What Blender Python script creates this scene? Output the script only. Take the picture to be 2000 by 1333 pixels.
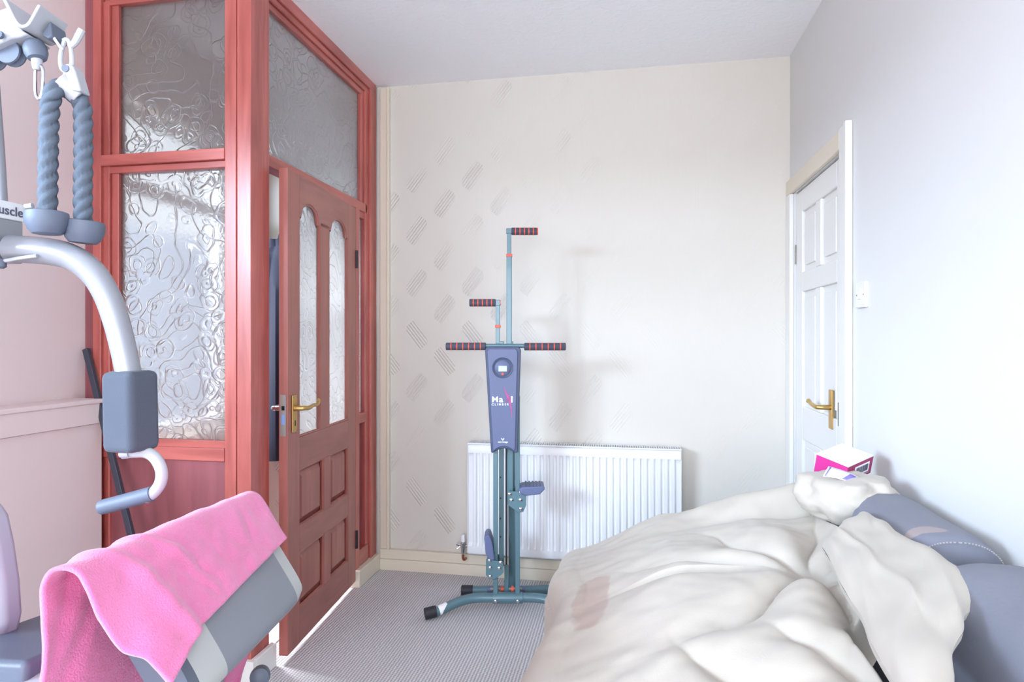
import bpy, bmesh, math, random
from mathutils import Vector, Matrix, noise
random.seed(4)
for o in list(bpy.data.objects):
    bpy.data.objects.remove(o)
SC = bpy.context.scene
COL = SC.collection

# ------------------------------------------------------------------ camera
TH = math.radians(10.37); CT, ST = math.cos(TH), math.sin(TH)
F, HY, CZ = 1230.0, 663.0, 1.26          # focal length in px, horizon row, camera height
cam = bpy.data.cameras.new('camera'); camo = bpy.data.objects.new('camera', cam); COL.objects.link(camo)
cam.sensor_width = 36; cam.lens = 36*F/2000; cam.shift_y = (HY-666.5)/2000; cam.clip_start = .02
camo.location = (0, 0, CZ); camo.rotation_euler = (math.pi/2, 0, TH)
SC.camera = camo

# ------------------------------------------------------------------ world, daylight, added fill, exposure
w = bpy.data.worlds.new('World'); SC.world = w; w.use_nodes = True
bg = w.node_tree.nodes['Background']; bg.inputs[0].default_value = (.86, .92, 1, 1); bg.inputs[1].default_value = 1.4
def area(name, loc, target, sx, sy, power, color):
    l = bpy.data.lights.new(name, 'AREA'); l.shape = 'RECTANGLE'; l.size = sx; l.size_y = sy; l.energy = power; l.color = color
    o = bpy.data.objects.new(name, l); COL.objects.link(o); o.location = loc
    o.rotation_euler = (Vector(target)-Vector(loc)).to_track_quat('-Z', 'Y').to_euler(); return o
area('daylight_window', (-4.6, -4.0, 2.95), (-1.5, .6, 1.5), 6.2, 1.5, 1650, (.62, .80, 1))
area('fill_behind_camera', (-.1, -2.9, 1.35), (-.4, 2.0, 1.75), 2.2, 1.8, 105, (.93, .95, 1))  # fill lamp added behind the camera to brighten the whole room
area('daylight_porch', (-3.0, 2.62, 3.15), (-1.62, 2.62, 1.0), 1.2, 1.1, 330, (.88, .93, 1))
SC.view_settings.view_transform = 'Standard'; SC.view_settings.look = 'None'
SC.view_settings.gamma = 1; SC.view_settings.use_curve_mapping = False
SC.view_settings.exposure = .46
SC.cycles.use_denoising = True
SC.cycles.max_bounces = 10; SC.cycles.diffuse_bounces = 5; SC.cycles.transmission_bounces = 8; SC.cycles.transparent_max_bounces = 8
SC.cycles.caustics_reflective = False; SC.cycles.caustics_refractive = False
SC.cycles.sample_clamp_indirect = 6

# ------------------------------------------------------------------ helpers
def ray(px, py):
    X = (px-1000)/F
    return Vector((X*CT-ST, X*ST+CT, (HY-py)/F))
O3 = Vector((0, 0, CZ))
def at(px, py, Z): return O3+ray(px, py)*Z
def on_x(px, py, x): d = ray(px, py); return O3+d*(x/d.x)
def on_y(px, py, y): d = ray(px, py); return O3+d*(y/d.y)
def camvec(X, up, Z): return Vector((X*CT-Z*ST, X*ST+Z*CT, up))
RZ = Matrix.Rotation(TH, 4, 'Z')
def frame(p): return Matrix.Translation(p) @ RZ
def basis(o, a, b, c):
    return Matrix(((a[0], b[0], c[0], o[0]), (a[1], b[1], c[1], o[1]), (a[2], b[2], c[2], o[2]), (0, 0, 0, 1)))
def lerp(a, b, t): return a+(b-a)*t
def sstep(a, b, x):
    t = max(0, min(1, (x-a)/(b-a))); return t*t*(3-2*t)

class MB:
    def __init__(s): s.v = []; s.f = []
    def add(s, vs, fs, M=None):
        n = len(s.v)
        s.v += [(M @ Vector(p)) if M is not None else Vector(p) for p in vs]
        s.f += [tuple(i+n for i in f) for f in fs]; return s
    def box(s, lo, hi, M=None):
        x0, y0, z0 = lo; x1, y1, z1 = hi
        vs = [(x0,y0,z0),(x1,y0,z0),(x1,y1,z0),(x0,y1,z0),(x0,y0,z1),(x1,y0,z1),(x1,y1,z1),(x0,y1,z1)]
        return s.add(vs, [(0,3,2,1),(4,5,6,7),(0,1,5,4),(1,2,6,5),(2,3,7,6),(3,0,4,7)], M)
    def prism(s, poly, d0, d1, M=None):
        """polygon in local x,z extruded along local y"""
        n = len(poly)
        vs = [(p[0], d0, p[1]) for p in poly]+[(p[0], d1, p[1]) for p in poly]
        fs = [tuple(range(n)), tuple(range(2*n-1, n-1, -1))]+[(i, i+n, (i+1) % n+n, (i+1) % n) for i in range(n)]
        return s.add(vs, fs, M)
    def tube(s, pts, r, n=14, M=None, caps=True, sub=6, prof=None):
        pts = [Vector(p) for p in pts]
        if sub > 1 and len(pts) > 2: pts, rr = smooth_path(pts, r, sub)
        else: rr = r if isinstance(r, (list, tuple)) else [r]*len(pts)
        vs = []; up = None; L = 0
        for i, p in enumerate(pts):
            t = (pts[min(i+1, len(pts)-1)]-pts[max(i-1, 0)]).normalized()
            if i: L += (p-pts[i-1]).length
            if up is None:
                up = Vector((0, 0, 1)) if abs(t.z) < .9 else Vector((1, 0, 0))
            a = (up-t*up.dot(t)).normalized(); b = t.cross(a); up = a
            for k in range(n):
                an = 2*math.pi*k/n
                q = rr[i]*(prof(an, L) if prof else 1)
                vs.append(p+a*math.cos(an)*q+b*math.sin(an)*q)
        fs = []
        for i in range(len(pts)-1):
            for k in range(n):
                fs.append((i*n+k, i*n+(k+1) % n, (i+1)*n+(k+1) % n, (i+1)*n+k))
        if caps:
            fs.append(tuple(range(n-1, -1, -1))); fs.append(tuple((len(pts)-1)*n+k for k in range(n)))
        return s.add(vs, fs, M)
    def lathe(s, prof, base, axis, n=20, M=None):
        """prof: list of (radius, height along axis)"""
        ax = Vector(axis).normalized(); base = Vector(base)
        a = ax.orthogonal().normalized(); b = ax.cross(a); vs = []; fs = []
        for r, h in prof:
            for k in range(n):
                an = 2*math.pi*k/n
                vs.append(base+ax*h+a*math.cos(an)*max(r, 1e-5)+b*math.sin(an)*max(r, 1e-5))
        for i in range(len(prof)-1):
            for k in range(n): fs.append((i*n+k, i*n+(k+1) % n, (i+1)*n+(k+1) % n, (i+1)*n+k))
        fs.append(tuple(range(n-1, -1, -1))); fs.append(tuple((len(prof)-1)*n+k for k in range(n)))
        return s.add(vs, fs, M)
    def grid(s, rows, M=None, closed=False):
        m = len(rows[0]); vs = [p for r in rows for p in r]; fs = []
        for i in range(len(rows)-1):
            for k in range(m if closed else m-1):
                fs.append((i*m+k, i*m+(k+1) % m, (i+1)*m+(k+1) % m, (i+1)*m+k))
        return s.add(vs, fs, M)
def smooth_path(pts, r, sub):
    rr = list(r) if isinstance(r, (list, tuple)) else [r]*len(pts)
    out = []; ro = []
    P = [pts[0]*2-pts[1]]+pts+[pts[-1]*2-pts[-2]]
    for i in range(1, len(P)-2):
        for k in range(sub):
            t = k/sub; p0, p1, p2, p3 = P[i-1:i+3]
            out.append(.5*((2*p1)+(p2-p0)*t+(2*p0-5*p1+4*p2-p3)*t*t+(3*p1-p0-3*p2+p3)*t**3))
            ro.append(lerp(rr[i-1], rr[i], t))
    out.append(pts[-1]); ro.append(rr[-1]); return out, ro

ORG = {}
def build(name, mb, m, parent=None, bevel=0, smooth=True, angle=35, solid=0, subsurf=0, kind=None):
    org = ORG[parent.name] if parent is not None else None
    if org is None:
        xs = [p.x for p in mb.v]; ys = [p.y for p in mb.v]; zs = [p.z for p in mb.v]
        org = Vector(((min(xs)+max(xs))/2, (min(ys)+max(ys))/2, min(zs)))
    me = bpy.data.meshes.new(name)
    me.from_pydata([p-org for p in mb.v], [], mb.f)
    b = bmesh.new(); b.from_mesh(me); bmesh.ops.recalc_face_normals(b, faces=b.faces); b.to_mesh(me); b.free()
    if smooth:
        me.polygons.foreach_set('use_smooth', [True]*len(me.polygons)); me.set_sharp_from_angle(angle=math.radians(angle))
    me.materials.append(m)
    o = bpy.data.objects.new(name, me); COL.objects.link(o)
    if parent is not None: o.parent = parent
    else: o.location = org
    ORG[o.name] = org
    if solid:
        q = o.modifiers.new('solid', 'SOLIDIFY'); q.thickness = solid; q.offset = -1
    if subsurf:
        q = o.modifiers.new('sub', 'SUBSURF'); q.levels = q.render_levels = subsurf
    if bevel:
        q = o.modifiers.new('bevel', 'BEVEL'); q.width = bevel; q.segments = 3; q.limit_method = 'ANGLE'; q.angle_limit = math.radians(40)
        q.harden_normals = True
    if kind: o['kind'] = kind
    return o
def empty(name, loc):
    o = bpy.data.objects.new(name, None); COL.objects.link(o); o.location = loc; o.empty_display_size = .1
    ORG[o.name] = Vector(loc); return o
def tag(o, label, cat, group=None):
    o['label'] = label; o['category'] = cat
    if group: o['group'] = group
    return o
def struct(o): o['kind'] = 'structure'; return o
def bx(name, lo, hi, m, parent=None, bevel=0, M=None): return build(name, MB().box(lo, hi, M), m, parent, bevel)
def text_obj(name, body, size, M, m, parent, extrude=.0006, bold=0, spacing=1.0, xs=1.0, align='LEFT'):
    cu = bpy.data.curves.new('txt', 'FONT'); cu.body = body; cu.size = size; cu.extrude = extrude; cu.offset = bold
    cu.space_character = spacing; cu.align_x = align; cu.resolution_u = 4
    t = bpy.data.objects.new('txt', cu); COL.objects.link(t)
    dg = bpy.context.evaluated_depsgraph_get(); dg.update()
    me = bpy.data.meshes.new_from_object(t.evaluated_get(dg))
    bpy.data.objects.remove(t); bpy.data.curves.remove(cu)
    S = Matrix.Diagonal((xs, 1, 1, 1))
    me.transform(Matrix.Translation(-ORG[parent.name]) @ M @ S)
    me.materials.clear(); me.materials.append(m); me.name = name
    o = bpy.data.objects.new(name, me); COL.objects.link(o); o.parent = parent; ORG[o.name] = ORG[parent.name]; return o

# ------------------------------------------------------------------ materials
def lin(c): return tuple(((v/255)/12.92 if v/255 <= .04045 else ((v/255+.055)/1.055)**2.4) for v in c)
def new(name):
    m = bpy.data.materials.new(name); m.use_nodes = True; nt = m.node_tree
    return m, nt, nt.nodes['Principled BSDF']
def N(nt, t, **k):
    n = nt.nodes.new(t)
    for a, b in k.items(): setattr(n, a, b)
    return n
def math_n(nt, op, a, b=None, c=None):
    n = N(nt, 'ShaderNodeMath', operation=op)
    for i, v in enumerate((a, b, c)):
        if v is None: continue
        if isinstance(v, (int, float)): n.inputs[i].default_value = v
        else: nt.links.new(v, n.inputs[i])
    return n.outputs[0]
def plain(name, c, rough=.5, metal=0, bump=0, bscale=60, var=0, sheen=0, coat=0, spec=.5):
    m, nt, p = new(name)
    p.inputs['Base Color'].default_value = (*lin(c), 1); p.inputs['Roughness'].default_value = rough
    p.inputs['Metallic'].default_value = metal; p.inputs['Sheen Weight'].default_value = sheen; p.inputs['Coat Weight'].default_value = coat
    p.inputs['Specular IOR Level'].default_value = spec
    if bump or var:
        tc = N(nt, 'ShaderNodeTexCoord'); nz = N(nt, 'ShaderNodeTexNoise'); nz.inputs['Scale'].default_value = bscale; nz.inputs['Detail'].default_value = 4
        nt.links.new(tc.outputs['Object'], nz.inputs['Vector'])
        if bump:
            b = N(nt, 'ShaderNodeBump'); b.inputs['Strength'].default_value = bump; b.inputs['Distance'].default_value = .004
            nt.links.new(nz.outputs['Fac'], b.inputs['Height']); nt.links.new(b.outputs[0], p.inputs['Normal'])
        if var:
            n2 = N(nt, 'ShaderNodeTexNoise'); n2.inputs['Scale'].default_value = bscale*.12; n2.inputs['Detail'].default_value = 5
            nt.links.new(tc.outputs['Object'], n2.inputs['Vector'])
            mx = N(nt, 'ShaderNodeMix', data_type='RGBA'); l = lin(c)
            mx.inputs[6].default_value = (*[v*(1-var) for v in l], 1); mx.inputs[7].default_value = (*[min(1, v*(1+var)) for v in l], 1)
            nt.links.new(n2.outputs['Fac'], mx.inputs[0]); nt.links.new(mx.outputs[2], p.inputs['Base Color'])
    return m
def wood(name, c1, c2, direction, rough=.33):
    m, nt, p = new(name)
    tc = N(nt, 'ShaderNodeTexCoord'); mp = N(nt, 'ShaderNodeMapping')
    sc = [20, 20, 20]; sc['xyz'.index(direction)] = 2.2
    mp.inputs['Scale'].default_value = sc
    nz = N(nt, 'ShaderNodeTexNoise'); nz.inputs['Scale'].default_value = 1; nz.inputs['Detail'].default_value = 6; nz.inputs['Distortion'].default_value = .6
    big = N(nt, 'ShaderNodeTexNoise'); big.inputs['Scale'].default_value = 3.2; big.inputs['Detail'].default_value = 2
    nt.links.new(tc.outputs['Object'], mp.inputs[0]); nt.links.new(mp.outputs[0], nz.inputs['Vector']); nt.links.new(tc.outputs['Object'], big.inputs['Vector'])
    f = math_n(nt, 'ADD', math_n(nt, 'MULTIPLY', nz.outputs['Fac'], .65), math_n(nt, 'MULTIPLY', big.outputs['Fac'], .35))
    cr = N(nt, 'ShaderNodeValToRGB'); cr.color_ramp.elements[0].position = .28; cr.color_ramp.elements[1].position = .74
    cr.color_ramp.elements[0].color = (*lin(c1), 1); cr.color_ramp.elements[1].color = (*lin(c2), 1)
    nt.links.new(f, cr.inputs[0]); nt.links.new(cr.outputs[0], p.inputs['Base Color'])
    p.inputs['Roughness'].default_value = rough; p.inputs['Coat Weight'].default_value = .5; p.inputs['Coat Roughness'].default_value = .3
    b = N(nt, 'ShaderNodeBump'); b.inputs['Strength'].default_value = .12; b.inputs['Distance'].default_value = .002
    nt.links.new(nz.outputs['Fac'], b.inputs['Height']); nt.links.new(b.outputs[0], p.inputs['Normal'])
    return m
W1, W2 = (140, 56, 50), (212, 116, 106)
wood_z = wood('mahogany_upright', W1, W2, 'z'); wood_x = wood('mahogany_across', W1, W2, 'x'); wood_y = wood('mahogany_along', W1, W2, 'y')
wood_dark = wood('mahogany_dark_panel', (128, 66, 72), (164, 92, 98), 'z', .4)
door_z = wood('door_mahogany_upright', (138, 70, 62), (180, 106, 94), 'z', .4); door_y = wood('door_mahogany_across', (138, 72, 64), (176, 106, 96), 'y', .4)

def wallpaper():
    m, nt, p = new('embossed_wallpaper'); p.inputs['Roughness'].default_value = .75
    tc = N(nt, 'ShaderNodeTexCoord'); g = N(nt, 'ShaderNodeNewGeometry'); sp = N(nt, 'ShaderNodeSeparateXYZ'); nt.links.new(g.outputs['Position'], sp.inputs[0])
    x, z = sp.outputs[0], sp.outputs[2]
    cx = math_n(nt, 'DIVIDE', math_n(nt, 'ADD', x, 10), .157)
    ci = math_n(nt, 'FLOOR', cx); u = math_n(nt, 'SUBTRACT', math_n(nt, 'FRACT', cx), .5)
    par = math_n(nt, 'MODULO', ci, 2)
    cz = math_n(nt, 'ADD', math_n(nt, 'DIVIDE', z, .285), math_n(nt, 'MULTIPLY', par, .5))
    zi = math_n(nt, 'FLOOR', cz); v = math_n(nt, 'SUBTRACT', math_n(nt, 'FRACT', cz), .5)
    wn = N(nt, 'ShaderNodeTexWhiteNoise', noise_dimensions='1D'); nt.links.new(zi, wn.inputs['W'])
    sg = math_n(nt, 'SUBTRACT', math_n(nt, 'MULTIPLY', math_n(nt, 'GREATER_THAN', wn.outputs['Value'], .42), 2), 1)
    um = math_n(nt, 'MULTIPLY', u, .157); vm = math_n(nt, 'MULTIPLY', v, .285)
    # line coordinate across the diagonal, and along it
    a = math_n(nt, 'SUBTRACT', math_n(nt, 'MULTIPLY', vm, .62), math_n(nt, 'MULTIPLY', math_n(nt, 'MULTIPLY', um, sg), .78))
    along = math_n(nt, 'ADD', math_n(nt, 'MULTIPLY', vm, .78), math_n(nt, 'MULTIPLY', math_n(nt, 'MULTIPLY', um, sg), .62))
    st = math_n(nt, 'SINE', math_n(nt, 'MULTIPLY', a, 2*math.pi/.0145))
    ms = math_n(nt, 'MULTIPLY', math_n(nt, 'LESS_THAN', math_n(nt, 'ABSOLUTE', a), .036), math_n(nt, 'LESS_THAN', math_n(nt, 'ABSOLUTE', um), .058))
    ms = math_n(nt, 'MULTIPLY', ms, math_n(nt, 'LESS_THAN', math_n(nt, 'ABSOLUTE', along), .075))
    nz = N(nt, 'ShaderNodeTexNoise'); nz.inputs['Scale'].default_value = 2.2; nt.links.new(g.outputs['Position'], nz.inputs['Vector'])
    fade = N(nt, 'ShaderNodeMapRange'); fade.inputs[1].default_value = .38; fade.inputs[2].default_value = .58; nt.links.new(nz.outputs['Fac'], fade.inputs[0])
    fx = N(nt, 'ShaderNodeMapRange'); fx.inputs[1].default_value = -.75; fx.inputs[2].default_value = .1; fx.inputs[3].default_value = 1; fx.inputs[4].default_value = .18; nt.links.new(x, fx.inputs[0])
    h1 = math_n(nt, 'MULTIPLY', math_n(nt, 'MULTIPLY', math_n(nt, 'MULTIPLY', st, ms), fade.outputs[0]), fx.outputs[0])
    # faint upright combing of the paper
    mp = N(nt, 'ShaderNodeMapping'); mp.inputs['Scale'].default_value = (220, 220, 5); nt.links.new(g.outputs['Position'], mp.inputs[0])
    n2 = N(nt, 'ShaderNodeTexNoise'); n2.inputs['Scale'].default_value = 1; nt.links.new(mp.outputs[0], n2.inputs['Vector'])
    h = math_n(nt, 'ADD', h1, math_n(nt, 'MULTIPLY', n2.outputs['Fac'], .18))
    b = N(nt, 'ShaderNodeBump'); b.inputs['Strength'].default_value = .6; b.inputs['Distance'].default_value = .003
    nt.links.new(h, b.inputs['Height']); nt.links.new(b.outputs[0], p.inputs['Normal'])
    n3 = N(nt, 'ShaderNodeTexNoise'); n3.inputs['Scale'].default_value = 1.1; n3.inputs['Detail'].default_value = 4; nt.links.new(g.outputs['Position'], n3.inputs['Vector'])
    mx = N(nt, 'ShaderNodeMix', data_type='RGBA'); mx.inputs[6].default_value = (*lin((213, 207, 197)), 1); mx.inputs[7].default_value = (*lin((222, 218, 211)), 1)
    nt.links.new(n3.outputs['Fac'], mx.inputs[0]); nt.links.new(mx.outputs[2], p.inputs['Base Color'])
    return m
def artex():
    m, nt, p = new('textured_ceiling_paint'); p.inputs['Roughness'].default_value = .85; p.inputs['Base Color'].default_value = (*lin((246, 247, 250)), 1)
    g = N(nt, 'ShaderNodeNewGeometry'); nz = N(nt, 'ShaderNodeTexNoise'); nz.inputs['Scale'].default_value = 34; nz.inputs['Detail'].default_value = 6; nz.inputs['Distortion'].default_value = .8
    nt.links.new(g.outputs['Position'], nz.inputs['Vector']); b = N(nt, 'ShaderNodeBump'); b.inputs['Strength'].default_value = .35; b.inputs['Distance'].default_value = .008
    nt.links.new(nz.outputs['Fac'], b.inputs['Height']); nt.links.new(b.outputs[0], p.inputs['Normal']); return m
def carpet():
    m, nt, p = new('ribbed_grey_carpet'); p.inputs['Roughness'].default_value = .95; p.inputs['Specular IOR Level'].default_value = .1
    g = N(nt, 'ShaderNodeNewGeometry'); sp = N(nt, 'ShaderNodeSeparateXYZ'); nt.links.new(g.outputs['Position'], sp.inputs[0])
    nz = N(nt, 'ShaderNodeTexNoise'); nz.inputs['Scale'].default_value = 60; nz.inputs['Detail'].default_value = 3; nt.links.new(g.outputs['Position'], nz.inputs['Vector'])
    xx = math_n(nt, 'ADD', sp.outputs[0], math_n(nt, 'MULTIPLY', nz.outputs['Fac'], .006))
    ri = math_n(nt, 'SINE', math_n(nt, 'MULTIPLY', xx, 2*math.pi/.0125))
    lp = math_n(nt, 'SINE', math_n(nt, 'ADD', math_n(nt, 'MULTIPLY', sp.outputs[1], 2*math.pi/.012), math_n(nt, 'MULTIPLY', math_n(nt, 'FLOOR', math_n(nt, 'DIVIDE', xx, .0125)), 2.1)))
    h = math_n(nt, 'ADD', ri, math_n(nt, 'MULTIPLY', lp, .45))
    n2 = N(nt, 'ShaderNodeTexNoise'); n2.inputs['Scale'].default_value = 420; nt.links.new(g.outputs['Position'], n2.inputs['Vector'])
    h = math_n(nt, 'ADD', h, math_n(nt, 'MULTIPLY', n2.outputs['Fac'], .9))
    mr = N(nt, 'ShaderNodeMapRange'); mr.inputs[1].default_value = -1; mr.inputs[2].default_value = 1.9; nt.links.new(h, mr.inputs[0])
    mx = N(nt, 'ShaderNodeMix', data_type='RGBA'); mx.inputs[6].default_value = (*lin((166, 164, 168)), 1); mx.inputs[7].default_value = (*lin((238, 235, 236)), 1)
    nt.links.new(mr.outputs[0], mx.inputs[0]); nt.links.new(mx.outputs[2], p.inputs['Base Color'])
    b = N(nt, 'ShaderNodeBump'); b.inputs['Strength'].default_value = .45; b.inputs['Distance'].default_value = .003
    nt.links.new(h, b.inputs['Height']); nt.links.new(b.outputs[0], p.inputs['Normal']); return m
def scroll_glass(name, ax, rough=.12):
    """clear glass pressed with scrolls: rings round scattered centres and curling lines, in relief only"""
    m, nt, p = new(name)
    g = N(nt, 'ShaderNodeNewGeometry'); nz = N(nt, 'ShaderNodeTexNoise'); nz.inputs['Scale'].default_value = 9; nt.links.new(g.outputs['Position'], nz.inputs['Vector'])
    mxv = N(nt, 'ShaderNodeMix', data_type='VECTOR'); mxv.inputs[0].default_value = .055
    nt.links.new(g.outputs['Position'], mxv.inputs[4]); nt.links.new(nz.outputs['Color'], mxv.inputs[5])
    flat = N(nt, 'ShaderNodeVectorMath', operation='MULTIPLY'); flat.inputs[1].default_value = (0, 1, 1) if ax == 'x' else (1, 0, 1); nt.links.new(mxv.outputs[1], flat.inputs[0])
    hs = None
    for sc, k, wd in ((13, 30, .22), (8.5, 24, .2)):
        vo = N(nt, 'ShaderNodeTexVoronoi', feature='F1'); vo.inputs['Scale'].default_value = sc; vo.inputs['Randomness'].default_value = .85
        nt.links.new(flat.outputs[0], vo.inputs['Vector'])
        s = math_n(nt, 'SINE', math_n(nt, 'MULTIPLY', vo.outputs['Distance'], k))
        mr = N(nt, 'ShaderNodeMapRange', interpolation_type='SMOOTHSTEP'); mr.inputs[1].default_value = 1-wd*2; mr.inputs[2].default_value = 1; nt.links.new(s, mr.inputs[0])
        cut = N(nt, 'ShaderNodeMapRange'); cut.inputs[1].default_value = .55; cut.inputs[2].default_value = .42; cut.inputs[3].default_value = 0; cut.inputs[4].default_value = 1
        nt.links.new(vo.outputs['Distance'], cut.inputs[0]); r = math_n(nt, 'MULTIPLY', mr.outputs[0], cut.outputs[0])
        hs = r if hs is None else math_n(nt, 'MAXIMUM', hs, r)
    n2 = N(nt, 'ShaderNodeTexNoise'); n2.inputs['Scale'].default_value = 7; n2.inputs['Detail'].default_value = 0; nt.links.new(flat.outputs[0], n2.inputs['Vector'])
    ln = math_n(nt, 'ABSOLUTE', math_n(nt, 'SUBTRACT', math_n(nt, 'FRACT', math_n(nt, 'MULTIPLY', n2.outputs['Fac'], 7)), .5))
    ml = N(nt, 'ShaderNodeMapRange', interpolation_type='SMOOTHSTEP'); ml.inputs[1].default_value = .09; ml.inputs[2].default_value = .0; nt.links.new(ln, ml.inputs[0])
    hs = math_n(nt, 'MAXIMUM', hs, ml.outputs[0])
    n3 = N(nt, 'ShaderNodeTexNoise'); n3.inputs['Scale'].default_value = 90; n3.inputs['Detail'].default_value = 2; nt.links.new(g.outputs['Position'], n3.inputs['Vector'])
    h = math_n(nt, 'ADD', hs, math_n(nt, 'MULTIPLY', n3.outputs['Fac'], .25))
    b = N(nt, 'ShaderNodeBump'); b.inputs['Strength'].default_value = .8; b.inputs['Distance'].default_value = .003
    nt.links.new(h, b.inputs['Height']); nt.links.new(b.outputs[0], p.inputs['Normal'])
    p.inputs['Base Color'].default_value = (.96, .98, .98, 1); p.inputs['Transmission Weight'].default_value = 1; p.inputs['Roughness'].default_value = rough; p.inputs['IOR'].default_value = 1.45
    tr = N(nt, 'ShaderNodeBsdfTranslucent'); tr.inputs['Color'].default_value = (.90, .91, .90, 1); nt.links.new(b.outputs[0], tr.inputs['Normal'])
    ms = N(nt, 'ShaderNodeMixShader'); ms.inputs[0].default_value = .36
    nt.links.new(p.outputs[0], ms.inputs[1]); nt.links.new(tr.outputs[0], ms.inputs[2])
    nt.links.new(ms.outputs[0], nt.nodes['Material Output'].inputs['Surface'])
    return m
def fabric(name, c, c2=None, bump=.25, scale=260, rough=.9, sheen=.2, stain=None):
    m, nt, p = new(name); p.inputs['Roughness'].default_value = rough; p.inputs['Sheen Weight'].default_value = sheen; p.inputs['Specular IOR Level'].default_value = .2
    tc = N(nt, 'ShaderNodeTexCoord'); nz = N(nt, 'ShaderNodeTexNoise'); nz.inputs['Scale'].default_value = scale; nz.inputs['Detail'].default_value = 3; nt.links.new(tc.outputs['Object'], nz.inputs['Vector'])
    n2 = N(nt, 'ShaderNodeTexNoise'); n2.inputs['Scale'].default_value = 7; n2.inputs['Detail'].default_value = 5; nt.links.new(tc.outputs['Object'], n2.inputs['Vector'])
    mx = N(nt, 'ShaderNodeMix', data_type='RGBA'); mx.inputs[6].default_value = (*lin(c), 1); mx.inputs[7].default_value = (*lin(c2 or c), 1); nt.links.new(n2.outputs['Fac'], mx.inputs[0])
    out = mx.outputs[2]
    if stain:
        for (pos, rx, ry, col, amt) in stain:
            g = N(nt, 'ShaderNodeNewGeometry'); v = N(nt, 'ShaderNodeVectorMath', operation='SUBTRACT'); v.inputs[1].default_value = pos; nt.links.new(g.outputs['Position'], v.inputs[0])
            s = N(nt, 'ShaderNodeVectorMath', operation='MULTIPLY'); s.inputs[1].default_value = (1/rx, 1/ry, 0); nt.links.new(v.outputs[0], s.inputs[0])
            l = N(nt, 'ShaderNodeVectorMath', operation='LENGTH'); nt.links.new(s.outputs[0], l.inputs[0])
            n4 = N(nt, 'ShaderNodeTexNoise'); n4.inputs['Scale'].default_value = 16; nt.links.new(tc.outputs['Object'], n4.inputs['Vector'])
            d = math_n(nt, 'ADD', l.outputs['Value'], math_n(nt, 'MULTIPLY', n4.outputs['Fac'], .9))
            mr = N(nt, 'ShaderNodeMapRange'); mr.inputs[1].default_value = 1.5; mr.inputs[2].default_value = 1.35; mr.inputs[3].default_value = 0; mr.inputs[4].default_value = amt; nt.links.new(d, mr.inputs[0])
            m2 = N(nt, 'ShaderNodeMix', data_type='RGBA'); m2.inputs[7].default_value = (*lin(col), 1); nt.links.new(out, m2.inputs[6]); nt.links.new(mr.outputs[0], m2.inputs[0]); out = m2.outputs[2]
    nt.links.new(out, p.inputs['Base Color'])
    b = N(nt, 'ShaderNodeBump'); b.inputs['Strength'].default_value = bump; b.inputs['Distance'].default_value = .002
    nt.links.new(nz.outputs['Fac'], b.inputs['Height']); nt.links.new(b.outputs[0], p.inputs['Normal']); return m

M_paper = wallpaper(); M_ceil = artex(); M_carpet = carpet()
M_white = plain('white_wall_paint', (222, 222, 221), .7, bump=.12, bscale=40, var=.015)
M_porch = plain('porch_cream_paint', (244, 238, 226), .7)
M_pink = plain('pale_pink_wall_paint', (238, 222, 220), .7, bump=.1, bscale=40, var=.02)
M_cream = plain('aged_cream_gloss', (226, 216, 198), .45, bump=.1, bscale=25, var=.04)
M_gloss = plain('white_gloss_paint', (234, 233, 230), .35, bump=.06, bscale=20)
M_rad = plain('radiator_enamel', (232, 233, 236), .35)
M_glass_y = scroll_glass('scroll_glass_front', 'y'); M_glass_x = scroll_glass('scroll_glass_side', 'x')
M_brass = plain('aged_brass', (200, 165, 100), .32, .85); M_chrome = plain('chrome', (205, 207, 212), .18, 1); M_copper = plain('copper_pipe', (170, 105, 75), .35, .9)
M_steel = plain('worn_steel', (150, 145, 140), .45, .7)
M_teal = plain('teal_grey_tube_paint', (88, 120, 130), .38, .1, coat=.2); M_console = plain('slate_blue_plastic', (92, 102, 138), .45); M_console_edge = plain('slate_blue_trim', (70, 80, 110), .5)
M_grip = plain('dark_grip_foam', (72, 72, 86), .85, bump=.2, bscale=300); M_orange = plain('orange_plastic', (236, 88, 62), .45); M_black = plain('black_rubber', (38, 38, 46), .55)
M_lcd = plain('grey_green_display', (176, 190, 182), .3); M_print = plain('white_print', (245, 245, 248), .5); M_pinkprint = plain('magenta_print', (196, 66, 140), .5)
M_silver = plain('silver_tube_paint', (150, 152, 160), .35, .25, coat=.2); M_silver2 = plain('pale_silver_plastic', (182, 184, 190), .4); M_bluegrey = plain('blue_grey_rubber', (98, 107, 124), .55, bump=.1, bscale=90)
M_rope = plain('blue_grey_rope', (90, 100, 114), .8, bump=.25, bscale=350); M_label = plain('white_label', (226, 228, 230), .45); M_ink = plain('grey_ink', (92, 92, 112), .5)
M_pad = plain('mid_grey_vinyl', (138, 141, 150), .42, bump=.06, bscale=250); M_padlight = plain('pale_grey_vinyl', (190, 192, 190), .42, bump=.06, bscale=250); M_paddark = plain('dark_grey_vinyl', (92, 100, 116), .45, bump=.06, bscale=250)
M_padblue = plain('pale_blue_grey_vinyl', (170, 174, 184), .45); M_foampad = fabric('dark_foam_pad', (76, 82, 94), (86, 92, 104), .35, 420, .95, .1)
M_towel = fabric('pink_terry', (236, 112, 168), (244, 140, 190), .9, 330, 1, .5); M_towel2 = fabric('pink_terry_shade', (216, 70, 140), (226, 90, 156), .9, 330, 1, .4)  # second pink is darkened to put the shade under the pad into the colour
M_duvet = fabric('cream_cotton', (187, 179, 167), (199, 192, 182), .12, 420, .9, .1, stain=[((-.085, 1.52, .6), .05, .15, (168, 138, 126), .5)])
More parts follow.
